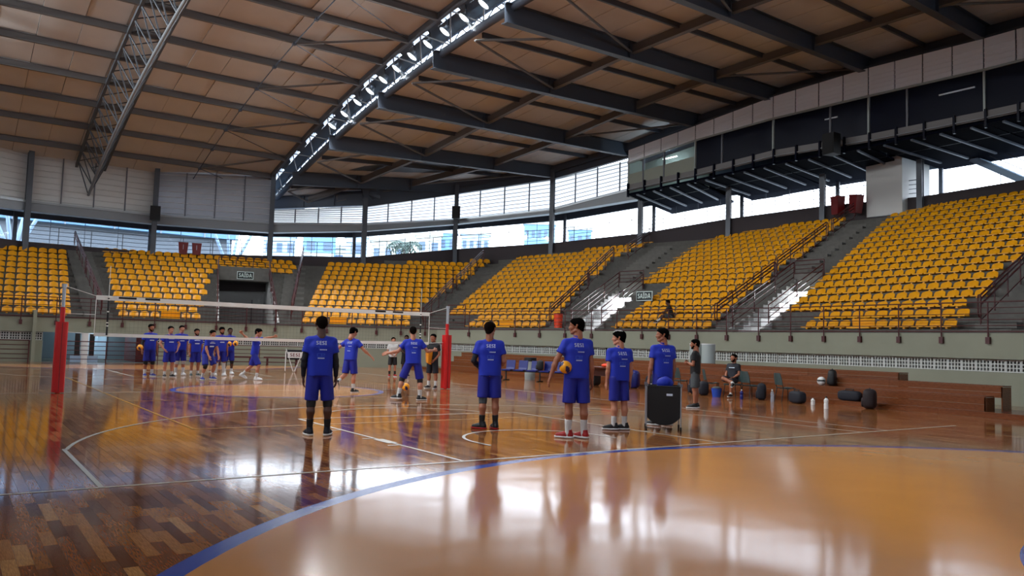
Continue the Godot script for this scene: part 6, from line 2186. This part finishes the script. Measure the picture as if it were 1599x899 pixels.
func person(label: String, p: Vector3, face_deg: float, h: float, o: Dictionary) -> void:
	var root := thing("person", label, "person", p, -deg_to_rad(face_deg), o.get("group", ""))
	var s := h / 1.80
	var cell: float = o.get("cell", 0.016)
	var up := U(o.get("up", [0, 1, 0]))
	var twist: float = o.get("twist", 0.0)
	var rt := Vector3(cos(twist), 0, sin(twist))
	rt = (rt - up * rt.dot(up)).normalized()
	var P := Vector3(0, 0.95 * s, 0)
	var skin: Material = o.get("skin", M.skin_tan)
	# legs
	var hip := [P + Vector3(-0.092, -0.03, 0) * s, P + Vector3(0.092, -0.03, 0) * s]
	var th: Array = o.get("thigh", [[-0.06, -1, 0.0], [0.06, -1, 0.0]])
	var sh: Array = o.get("shin", [[-0.02, -1, 0.03], [0.02, -1, 0.03]])
	var foot: Array = o.get("foot", [[-0.22, 0, -1], [0.22, 0, -1]])
	var knee := []; var ank := []
	for i in 2:
		knee.append(hip[i] + U(th[i]) * 0.435 * s)
		ank.append(knee[i] + U(sh[i]) * 0.405 * s)
	if not o.has("seat"):
		var low := minf(ank[0].y, ank[1].y) - 0.085
		if o.has("air"): low -= o.air
		P.y -= low
		for i in 2:
			hip[i].y -= low; knee[i].y -= low; ank[i].y -= low
	else:
		var low: float = P.y - o.seat
		P.y -= low
		for i in 2:
			hip[i].y -= low; knee[i].y -= low; ank[i].y -= low
	var C := P + up * 0.34 * s
	var N := P + up * 0.545 * s
	var hd := U(o.get("head_up", [up.x, up.y, up.z]))
	var shd := [N - up * 0.10 * s - rt * 0.172 * s, N - up * 0.10 * s + rt * 0.172 * s]
	var ua: Array = o.get("upper", [[-0.16, -1, 0.06], [0.16, -1, 0.06]])
	var la: Array = o.get("lower", [[-0.06, -1, -0.16], [0.06, -1, -0.16]])
	var elb := []; var wri := []
	for i in 2:
		elb.append(shd[i] + U(ua[i]) * 0.285 * s)
		wri.append(elb[i] + U(la[i]) * 0.25 * s)
	# body: one skin
	var B := []
	B.append([P - rt * 0.06 * s, P + rt * 0.06 * s, 0.105 * s, 0.105 * s])
	B.append([P, C, 0.105 * s, 0.115 * s])
	B.append([C - rt * 0.075 * s, C + rt * 0.075 * s, 0.105 * s, 0.105 * s])
	B.append([N - up * 0.05 * s, N + hd * 0.06 * s, 0.064 * s, 0.058 * s])
	for i in 2:
		B.append([N - up * 0.06 * s, shd[i], 0.062 * s, 0.056 * s])
		B.append([shd[i], elb[i], 0.050 * s, 0.037 * s])
		B.append([elb[i], elb[i].lerp(wri[i], 0.35), 0.037 * s, 0.039 * s])
		B.append([elb[i].lerp(wri[i], 0.35), wri[i], 0.039 * s, 0.026 * s])
		B.append([hip[i], knee[i], 0.088 * s, 0.056 * s])
		var back := Vector3(0, 0, 0.018 * s)
		var calf: Vector3 = knee[i].lerp(ank[i], 0.32) + back
		B.append([knee[i], calf, 0.054 * s, 0.058 * s])
		B.append([calf, ank[i], 0.056 * s, 0.034 * s])
		var fd := U(foot[i])
		B.append([ank[i], ank[i] + fd * 0.10 * s + Vector3(0, -0.035, 0), 0.034 * s, 0.026 * s])
	var body := MB.new()
	sdf(B, cell, 0.03, [], body)
	# head
	var turn: float = o.get("look", 0.0)
	var hb := Basis(Vector3.UP, -deg_to_rad(turn))
	var tilt := Basis(Quaternion(Vector3.UP, hd))
	var nod: float = o.get("nod", 0.0)
	var hs := 1.05 + (s - 1.0) * 0.6
	var hx := Transform3D((tilt * hb * Basis(Vector3.RIGHT, -deg_to_rad(nod))).scaled(Vector3(hs, hs, hs)), N + hd * 0.152 * s + hb * Vector3(0, 0, -0.015))
	add_to(body, H_head, hx)
	# hands
	var grip: Array = o.get("hands", ["relaxed", "relaxed"])
	var thumb: Array = o.get("thumb", [[0, 0, -1], [0, 0, -1]])
	for i in 2:
		var y := (elb[i] - wri[i]).normalized() as Vector3
		var tv := U(thumb[i])
		var zz := -(tv - y * tv.dot(y)).normalized()
		var xx := y.cross(zz)
		var bb := Basis(xx, y, zz)
		if i == 0: bb = Basis(-xx, y, zz)
		add_to(body, H_hand[grip[i]], Transform3D(Basis(bb.x * s, bb.y * s, bb.z * s), wri[i]))
	put("body", body, skin, root)
	var hair: String = o.get("hair", "short")
	if hair != "":
		var m := MB.new()
		add_to(m, H_hair[hair], hx)
		put("hair", m, o.get("hair_mat", M.hair), root)
	if o.get("beard", false):
		var m := MB.new()
		add_to(m, H_hair["beard"], hx)
		put("beard", m, M.hair, root)
	if o.get("streak", false):
		var wm := MB.new()
		for q in [[-0.05, 0.0], [-0.035, 0.022], [-0.015, 0.045]]:
			var pts := []
			for k in 6:
				var a := lerpf(0.35, 1.75, k / 5.0)
				pts.append(hx * (Vector3(q[0] - 0.03 * sin(a), 0.035 + 0.097 * sin(a + 0.35), -0.02 + q[1] + 0.097 * -cos(a + 0.35) * 0.9)))
			wm.path(pts, 0.008, 6)
		put("white_streak", wm, M.white_cloth, root)
	var ey := MB.new(); var pu := MB.new()
	for e in [-1, 1]:
		ey.ball(hx * Vector3(e * 0.031, 0.004, -0.079), Vector3(0.0125, 0.009, 0.0125), 8, 6)
		pu.ball(hx * Vector3(e * 0.031, 0.004, -0.088), Vector3(0.0055, 0.0055, 0.0055), 6, 4)
	put("eyes", ey, M.eye, root)
	put("pupils", pu, M.black, root)
	var lip := MB.new()
	lip.bar(hx * Vector3(-0.02, -0.062, -0.099), hx * Vector3(0.02, -0.062, -0.099), 0.004, 0.008)
	put("lips", lip, M.lip, root)
	# shorts
	var shorts_mat: Material = o.get("shorts", M.shorts)
	var long: float = o.get("short_len", 0.92)
	B = [[P - rt * 0.065 * s + up * 0.05 * s, P + rt * 0.065 * s + up * 0.05 * s, 0.098 * s, 0.098 * s], [P - rt * 0.06 * s - up * 0.02, P + rt * 0.06 * s - up * 0.02, 0.100 * s, 0.100 * s]]
	for i in 2:
		B.append([hip[i], hip[i].lerp(knee[i], long), 0.096 * s, 0.100 * s, 1])
	var m := MB.new()
	sdf(B, cell, 0.035, [], m)
	put("shorts", m, shorts_mat, root)
	# shirt
	var hem = P - up * o.get("hem", 0.07) * s
	B = [[C - rt * 0.08 * s, P - rt * 0.062 * s - up * 0.12 * s, 0.112 * s, 0.124 * s], [C + rt * 0.08 * s, P + rt * 0.062 * s - up * 0.12 * s, 0.112 * s, 0.124 * s], [C - rt * 0.08 * s + up * 0.02 * s, C + rt * 0.08 * s + up * 0.02 * s, 0.116 * s, 0.116 * s], [C, P, 0.115 * s, 0.118 * s]]
	var slv: float = o.get("sleeve", 0.62)
	for i in 2:
		B.append([N - up * 0.065 * s, shd[i], 0.070 * s, 0.062 * s])
		B.append([shd[i], shd[i].lerp(elb[i], slv), 0.062 * s, 0.070 * s, 1])
	m = MB.new()
	sdf(B, cell, 0.04, [[hem, -up]], m)
	var shirt := put("shirt", m, o.get("shirt", M.jersey), root)
	if o.get("marks", 0) != 0:
		marks(shirt, P, N, s, o.get("marks", 1))
	m = MB.new()
	m.tube(N - up * 0.02 * s, N + up * 0.015 * s, 0.066 * s, 0.062 * s, 16)
	put("collar", m, o.get("shirt", M.jersey), shirt)
	# arm sleeves, knee pads, socks, shoes
	var sleeves: Array = o.get("arm_sleeve", [false, false])
	for i in 2:
		if sleeves[i]:
			m = MB.new()
			sdf([[shd[i].lerp(elb[i], 0.4), elb[i], 0.053 * s, 0.042 * s, 2], [elb[i], elb[i].lerp(wri[i], 0.35), 0.042 * s, 0.044 * s], [elb[i].lerp(wri[i], 0.35), wri[i], 0.044 * s, 0.031 * s, 1]], cell, 0.02, [], m)
			put("arm_sleeve", m, M.navy, root)
	var pads: Array = o.get("knee_pad", [null, null])
	var socks: Array = o.get("socks", [M.white_cloth, M.white_cloth])
	var sl: float = o.get("sock_len", 0.42)
	for i in 2:
		var back := Vector3(0, 0, 0.018 * s)
		var calf: Vector3 = knee[i].lerp(ank[i], 0.32) + back
		if pads[i] != null:
			m = MB.new()
			sdf([[hip[i].lerp(knee[i], 0.80), knee[i], 0.070 * s, 0.066 * s, 2], [knee[i] + Vector3(0, 0, -0.012), knee[i].lerp(ank[i], 0.10) + Vector3(0, 0, -0.012), 0.060 * s, 0.060 * s], [knee[i], knee[i].lerp(ank[i], 0.17) + back * 0.5, 0.066 * s, 0.064 * s, 1]], minf(cell, 0.016), 0.02, [], m)
			put("knee_pad", m, pads[i], root)
		m = MB.new()
		var top: Vector3 = ank[i].lerp(knee[i], sl)
		if sl > 0.66:
			sdf([[ank[i], calf, 0.041 * s, 0.063 * s], [calf, top, 0.063 * s, 0.066 * s, 1], [ank[i] + Vector3(0, -0.05, 0), ank[i], 0.04 * s, 0.041 * s]], minf(cell, 0.016), 0.02, [], m)
		else:
			sdf([[ank[i], ank[i].lerp(calf, sl / 0.68), 0.042 * s, lerpf(0.042, 0.062, sl / 0.68) * s, 1], [ank[i] + Vector3(0, -0.05, 0), ank[i], 0.04 * s, 0.042 * s]], minf(cell, 0.014), 0.02, [], m)
		put("sock", m, socks[i], root)
		var fd := U(foot[i])
		var sb := Basis.looking_at(fd, Vector3.UP if absf(fd.y) < 0.95 else Vector3.FORWARD)
		var fs := 0.6 + 0.4 * s
		fs *= 1.06
		var xf := Transform3D(Basis(sb.x * fs, sb.y * fs, sb.z * fs), ank[i] - sb.y * 0.085)
		m = MB.new()
		add_to(m, H_shoe, xf)
		var so := put("shoe", m, o.get("shoe", M.black), root)
		m = MB.new()
		add_to(m, H_sole, xf)
		put("sole", m, o.get("sole", M.white), so)

func cloth_quad(m: MB, x0: float, x1: float, y0: float, y1: float, side: float) -> void:
	var n := maxi(1, int((x1 - x0) / 0.03))
	for i in n:
		var a := lerpf(x0, x1, i / float(n)); var b := lerpf(x0, x1, (i + 1) / float(n))
		var q := []
		for e in [[a, y0], [b, y0], [b, y1], [a, y1]]:
			var z := skin_z(e[0], e[1], side)
			if is_nan(z): return
			q.append(Vector3(e[0], e[1], z + side * 0.004))
		m.quad(q[0], q[1], q[2], q[3], Vector3(0, 0, side))

func cloth_text(parent: Node3D, words: String, x: float, y: float, h: float, side: float, mt: Material, serif := false) -> void:
	var f := SystemFont.new()
	f.font_names = PackedStringArray(["Droid Sans"])
	f.font_weight = 700
	f.font_italic = false
	var t := TextMesh.new()
	t.text = words
	t.font = f
	t.font_size = 32
	t.pixel_size = h / 24.0
	t.depth = 0.0
	t.curve_step = 6.0
	var a := t.get_mesh_arrays()
	if a.is_empty(): return
	var v: PackedVector3Array = a[Mesh.ARRAY_VERTEX]
	var idx = a[Mesh.ARRAY_INDEX]
	var m := MB.new()
	var pts := []
	for q in v:
		var px := x + q.x * side
		var z := skin_z(px, y + q.y, side)
		if is_nan(z): return
		pts.append(Vector3(px, y + q.y, z + side * 0.004))
	var list: PackedInt32Array = idx if idx != null else PackedInt32Array(range(v.size()))
	for i in range(0, list.size(), 3):
		m.tri(pts[list[i]], pts[list[i + 1]], pts[list[i + 2]], Vector3(0, 0, side))
	put("lettering", m, mt, parent)

func marks(shirt: Node3D, P: Vector3, N: Vector3, s: float, kind: int) -> void:
	# kind 1: back of a playing shirt; kind 2: chest of a playing shirt seen from afar; kind 3: one white chest line
	if kind == 1:
		cloth_text(shirt, "SESI", 0.0, N.y - 0.125 * s, 0.062, 1.0, M.print)
		var m := MB.new()
		var y := N.y - 0.215 * s
		cloth_quad(m, -0.075, -0.03, y + 0.030, y + 0.035, 1.0)
		cloth_quad(m, -0.036, -0.030, y - 0.020, y + 0.035, 1.0)
		put("emblem", m, M.print_blue, shirt)
		m = MB.new()
		for k in 5:
			cloth_quad(m, -0.022 + 0.022 * k, -0.006 + 0.022 * k, y - 0.018, y - 0.002, 1.0)
		put("emblem", m, M.print, shirt)
		y = N.y - 0.315 * s
		m = MB.new()
		for e in [[-0.06, 0.06, 0.032, 0.037], [-0.06, 0.06, -0.012, -0.007], [-0.06, -0.054, -0.012, 0.037], [0.0, 0.006, -0.012, 0.037], [0.05, 0.056, 0.012, 0.037], [0.006, 0.05, 0.010, 0.014]]:
			cloth_quad(m, e[0], e[1], y + e[2], y + e[3], 1.0)
		put("emblem", m, M.print_blue, shirt)
		m = MB.new()
		for k in 5:
			cloth_quad(m, -0.05 + 0.021 * k, -0.034 + 0.021 * k, y - 0.045, y - 0.028, 1.0)
		put("emblem", m, M.print, shirt)
	else:
		var m := MB.new()
		var y := N.y - 0.17 * s
		cloth_quad(m, -0.10, 0.10, y, y + 0.022, -1.0)
		if kind == 2:
			cloth_quad(m, -0.08, 0.08, y - 0.12, y - 0.085, -1.0)
			cloth_quad(m, -0.06, 0.06, y + 0.04, y + 0.055, -1.0)
		put("emblem", m, M.print, shirt)

func build_people() -> void:
	make_parts()
	var fg := 0.0145
	# five players in blue with their backs to us
	person("tall dark-skinned player in blue with long black arm sleeves, seen from behind", Vector3(-3.12, 0, -3.24), 17, 1.89, {"cell": fg, "skin": M.skin_dark, "hair": "buzz", "hair_mat": M.hair_brown, "marks": 1, "arm_sleeve": [true, true], "knee_pad": [M.black, M.black], "socks": [M.black, M.black], "sock_len": 0.42, "shoe": M.navy, "foot": [[-0.3, 0, -1], [0.35, 0, -1]], "thigh": [[-0.03, -1, 0.0], [0.10, -1, 0.0]], "upper": [[-0.22, -1, 0.05], [0.20, -1, 0.05]], "lower": [[0.0, -1, -0.12], [0.06, -1, -0.14]], "look": -3.0})
	person("player in blue with one black sleeve and one grey knee pad, hands before him", Vector3(-0.04, 0, -3.06), 30, 1.92, {"cell": fg, "skin": M.skin_tan, "hair": "short", "hair_mat": M.hair_brown, "marks": 1, "arm_sleeve": [true, false], "knee_pad": [M.grey_cloth, null], "socks": [M.black, M.black], "sock_len": 0.4, "shoe": M.black, "sole": M.red_shoe, "foot": [[-0.9, 0, -0.6], [-0.3, 0, -1]], "thigh": [[-0.02, -1, 0.02], [0.03, -1, -0.02]], "upper": [[-0.34, -1, 0.12], [0.26, -1, 0.10]], "lower": [[0.55, -0.6, -0.75], [-0.45, -0.6, -0.8]], "up": [-0.03, 1, 0], "look": 22.0})
	person("tallest player in blue in red shoes, a yellow ball held against his side, looking left", Vector3(0.57, 0, -1.41), 24, 2.0, {"cell": fg, "skin": M.skin_tan, "hair": "short", "marks": 1, "socks": [M.white_cloth, M.white_cloth], "sock_len": 0.5, "shoe": M.red_shoe, "foot": [[-0.9, 0, -0.45], [-0.5, 0, -0.8]], "thigh": [[-0.04, -1, 0.0], [0.05, -1, 0.03]], "upper": [[-0.50, -0.9, 0.02], [0.14, -1, 0.12]], "lower": [[-0.36, -1, 0.0], [0.10, -1, -0.12]], "hands": ["relaxed", "relaxed"], "look": -62.0})
	ball_at(Vector3(0.35, 1.155, -1.43), "orange-yellow volleyball pressed under the arm of the tallest player")
	person("short player in blue with a white streak in his black hair, looking left", Vector3(2.18, 0, -2.12), 12, 1.82, {"cell": fg, "skin": M.skin_light, "hair": "thick", "streak": true, "marks": 1, "socks": [M.white_cloth, M.white_cloth], "sock_len": 0.42, "shoe": M.black, "foot": [[-0.95, 0, -0.4], [-0.9, 0, -0.5]], "thigh": [[0.0, -1, 0.0], [0.03, -1, 0.03]], "twist": 0.25, "upper": [[-0.14, -1, 0.05], [0.12, -1, 0.1]], "lower": [[-0.05, -1, -0.12], [0.04, -1, -0.15]], "look": -52.0})
	person("player in blue standing behind the black ball cart, looking left", Vector3(3.62, 0, -2.42), 15, 1.93, {"cell": fg, "skin": M.skin_tan, "hair": "short", "marks": 1, "foot": [[-0.6, 0, -0.8], [-0.3, 0, -1]], "shoe": M.black, "twist": 0.15, "upper": [[-0.20, -1, 0.04], [0.12, -1, 0.1]], "lower": [[-0.16, -1, -0.02], [0.04, -1, -0.15]], "look": -70.0})
	# near the net
	person("player in blue running to the right with one white shoe kicked up behind him", Vector3(1.52, 0, -12.5), 58, 1.87, {"cell": 0.019, "skin": M.skin_light, "hair": "thick", "marks": 1, "sock_len": 0.42, "shoe": M.black, "thigh": [[-0.03, -0.98, 0.16], [0.05, -1, -0.08]], "shin": [[-0.02, -0.52, 0.85], [0.02, -1, 0.06]], "foot": [[-0.1, -0.75, -0.55], [0.2, 0, -1]], "up": [0.0, 1, -0.1], "upper": [[-0.80, -0.62, 0.15], [0.62, -0.75, -0.2]], "lower": [[-0.75, -0.1, -0.55], [0.55, -0.65, -0.5]], "nod": 18.0, "look": 15.0})
	person("player in blue standing with legs and arms spread wide before the right net post", Vector3(1.89, 0, -9.46), 26, 1.93, {"cell": 0.018, "skin": M.skin_light, "hair": "buzz", "hair_mat": M.hair_brown, "marks": 1, "sock_len": 0.45, "shoe": M.black, "knee_pad": [M.black, M.black], "thigh": [[-0.38, -1, -0.12], [0.20, -1, -0.06]], "shin": [[-0.20, -1, 0.10], [0.02, -1, 0.10]], "foot": [[-0.9, 0, -0.5], [0.85, 0, -0.6]], "up": [-0.04, 1, -0.06], "upper": [[-0.62, -0.75, -0.1], [0.62, -0.75, -0.1]], "lower": [[-0.95, -0.22, -0.3], [0.62, 0.12, -0.7]], "thumb": [[0, 1, -0.4], [0, 1, -0.4]]})
	person("boy in a white shirt and black shorts standing beyond the net", Vector3(7.47, 0, -21.58), 195, 1.66, {"cell": 0.024, "skin": M.skin_light, "shirt": M.white_cloth, "shorts": M.black, "hair": "short", "socks": [M.black, M.black], "shoe": M.red_shoe, "marks": 0, "upper": [[-0.2, -1, 0.1], [0.3, -1, 0.1]], "lower": [[0.5, -0.5, -0.7], [-0.5, -0.4, -0.8]]})
	person("man in a dark navy shirt and black shorts standing right of the boy in white", Vector3(8.1, 0, -21.6), 215, 1.78, {"cell": 0.024, "skin": M.skin_dark, "shirt": M.navy, "shorts": M.black, "hair": "short", "marks": 0, "upper": [[-0.2, -1, 0.1], [0.3, -1, 0.0]], "lower": [[0.6, -0.3, -0.7], [-0.6, -0.3, -0.7]]})
	person("man in a black shirt with a yellow bib behind the right net post", Vector3(5.0, 0, -13.9), 235, 1.78, {"cell": 0.020, "skin": M.skin_tan, "shirt": M.charcoal, "shorts": M.navy, "short_len": 0.98, "hair": "short", "marks": 0, "shoe": M.black, "upper": [[-0.15, -1, 0.1], [0.2, -1, 0.0]], "lower": [[0.35, -0.7, -0.6], [-0.3, -0.7, -0.6]]})
	var bib := thing("bib", "yellow cloth bib hanging in the hands of the man behind the right net post", "bib", Vector3(4.78, 0.84, -13.75), 0.6)
	var m := MB.new()
	m.hexa([Vector3(-0.13, 0, -0.03), Vector3(0.10, -0.06, -0.03), Vector3(0.10, -0.06, 0.03), Vector3(-0.13, 0, 0.03), Vector3(-0.15, 0.34, -0.05), Vector3(0.16, 0.36, -0.05), Vector3(0.16, 0.36, 0.05), Vector3(-0.15, 0.34, 0.05)])
	put("cloth", m, M.yellow_cloth, bib)
	# the group on the far side, left
	var g := 0.022
	person("bearded player in blue at the far left holding a yellow ball at his hip", Vector3(-1.95, 0, -21.9), 165, 1.88, {"cell": g, "skin": M.skin_tan, "hair": "short", "beard": true, "marks": 2, "arm_sleeve": [false, true], "knee_pad": [M.black, M.black], "shoe": M.blue_shoe, "sock_len": 0.4, "upper": [[-0.18, -1, 0.05], [0.35, -1, 0.06]], "lower": [[-0.05, -1, -0.15], [0.15, -0.9, -0.35]]})
	ball_at(Vector3(-2.33, 1.02, -21.62), "yellow volleyball held at the hip of the far left player")
	person("player in blue with hands on hips, second from the left in the far group", Vector3(-1.42, 0, -21.3), 170, 1.82, {"cell": g, "skin": M.skin_light, "hair": "short", "marks": 2, "shoe": M.black, "sock_len": 0.3, "upper": [[-0.6, -0.85, 0.1], [0.6, -0.85, 0.1]], "lower": [[0.4, -0.75, -0.5], [-0.4, -0.75, -0.5]]})
	person("player in blue behind the bending one, knee pad and white socks", Vector3(-0.75, 0, -22.6), 175, 1.88, {"cell": g, "skin": M.skin_light, "hair": "short", "marks": 2, "shoe": M.white, "knee_pad": [M.white_cloth, M.white_cloth], "sock_len": 0.5})
	person("player in blue bending forward with hands near his knees and blue shoes", Vector3(-0.62, 0, -19.4), 160, 1.80, {"cell": g, "skin": M.skin_light, "hair": "short", "marks": 2, "shoe": M.blue_shoe, "knee_pad": [null, M.black], "thigh": [[-0.22, -1, -0.42], [0.15, -1, -0.35]], "shin": [[-0.05, -1, 0.32], [0.05, -1, 0.30]], "up": [0.0, 1, -0.42], "head_up": [0, 1, -0.1], "upper": [[-0.15, -1, -0.25], [0.15, -1, -0.25]], "lower": [[0.1, -0.9, -0.45], [-0.1, -0.9, -0.45]]})
	person("bearded player in blue with green-soled shoes right of the bending one", Vector3(-0.36, 0, -22.0), 175, 1.76, {"cell": g, "skin": M.skin_tan, "hair": "short", "beard": true, "marks": 2, "shoe": M.chair_green, "sock_len": 0.3})
	person("bearded player in blue wearing white leg sleeves, standing at ease", Vector3(0.62, 0, -22.3), 178, 1.86, {"cell": g, "skin": M.skin_tan, "hair": "thick", "beard": true, "marks": 2, "shoe": M.white, "sock_len": 1.0, "thigh": [[-0.10, -1, 0], [0.10, -1, 0]]})
	person("dark-skinned player in blue hugging two yellow balls", Vector3(1.30, 0, -23.6), 182, 1.86, {"cell": g, "skin": M.skin_dark, "hair": "buzz", "marks": 0, "shoe": M.white, "knee_pad": [M.black, M.grey_cloth], "sock_len": 0.35, "upper": [[-0.25, -1, -0.05], [0.25, -1, -0.05]], "lower": [[0.35, 0.1, -0.9], [-0.2, 0.1, -0.95]]})
	ball_at(Vector3(1.16, 1.20, -23.18), "left one of two yellow volleyballs hugged by the dark-skinned player")
	ball_at(Vector3(1.40, 1.23, -23.16), "right one of two yellow volleyballs hugged by the dark-skinned player")
	person("laughing player in blue lunging to the right with both arms flung wide", Vector3(0.95, 0, -19.3), 118, 1.86, {"cell": g, "skin": M.skin_light, "hair": "thick", "marks": 2, "shoe": M.white, "thigh": [[-0.12, -1, 0.28], [0.10, -0.95, -0.42]], "shin": [[-0.05, -0.80, 0.75], [0.05, -1, 0.12]], "foot": [[-0.1, -0.45, -0.9], [0.1, 0, -1]], "up": [0.0, 1, -0.12], "upper": [[-0.45, 0.25, -0.85], [0.55, 0.1, 0.85]], "lower": [[-0.2, 0.22, -1.0], [0.35, 0.75, 0.75]], "look": 10.0, "thumb": [[0, 1, 0], [0, 1, 0]], "hands": ["curled", "curled"]})
	# by the bleachers
	person("bearded coach in dark shirt and grey shorts with folded arms", Vector3(7.87, 0, -5.36), -32, 1.78, {"cell": 0.018, "skin": M.skin_tan, "shirt": M.charcoal, "shorts": M.grey_cloth, "hair": "short", "beard": true, "marks": 3, "shoe": M.black, "socks": [M.black, M.black], "sock_len": 0.12, "foot": [[-0.2, 0, -1], [0.2, 0, -1]], "upper": [[-0.16, -1, -0.10], [0.16, -1, -0.10]], "lower": [[0.80, 0.15, -0.6], [-0.80, 0.05, -0.6]], "hands": ["curled", "curled"], "look": -8.0})
	person("man in black sitting on a plastic chair with one leg crossed over the other", Vector3(12.9, 0, -8.25), -100, 1.78, {"cell": 0.02, "skin": M.skin_tan, "shirt": M.navy, "shorts": M.navy, "hair": "short", "beard": true, "marks": 3, "seat": 0.57, "thigh": [[-0.16, -0.08, -1], [0.05, 0.15, -1]], "shin": [[-0.05, -1, -0.05], [-0.85, -0.30, -0.1]], "foot": [[-0.1, 0, -1], [-0.3, -0.3, -0.9]], "up": [0, 1, 0.10], "upper": [[-0.2, -1, -0.25], [0.2, -1, -0.25]], "lower": [[0.35, -0.45, -0.85], [-0.4, -0.4, -0.85]], "socks": [M.white_cloth, M.white_cloth], "sock_len": 0.15, "shoe": M.black, "look": 10.0})
	var sp := at(4, 2.95, 1.30, tread(4, 2.95, 1))
	person("dark-skinned man sitting in the second seat row of the stand, leaning forward", sp, -55, 1.75, {"cell": 0.02, "skin": M.skin_dark, "shirt": M.charcoal, "shorts": M.grey_cloth, "hair": "buzz", "marks": 0, "seat": 0.22, "thigh": [[-0.2, 0.12, -1], [0.2, 0.12, -1]], "shin": [[-0.05, -0.75, -0.75], [0.05, -0.75, -0.75]], "up": [0, 1, -0.25], "upper": [[-0.15, -0.7, -0.7], [0.15, -0.7, -0.7]], "lower": [[0.1, -0.3, -1], [-0.1, -0.3, -1]], "shoe": M.black})
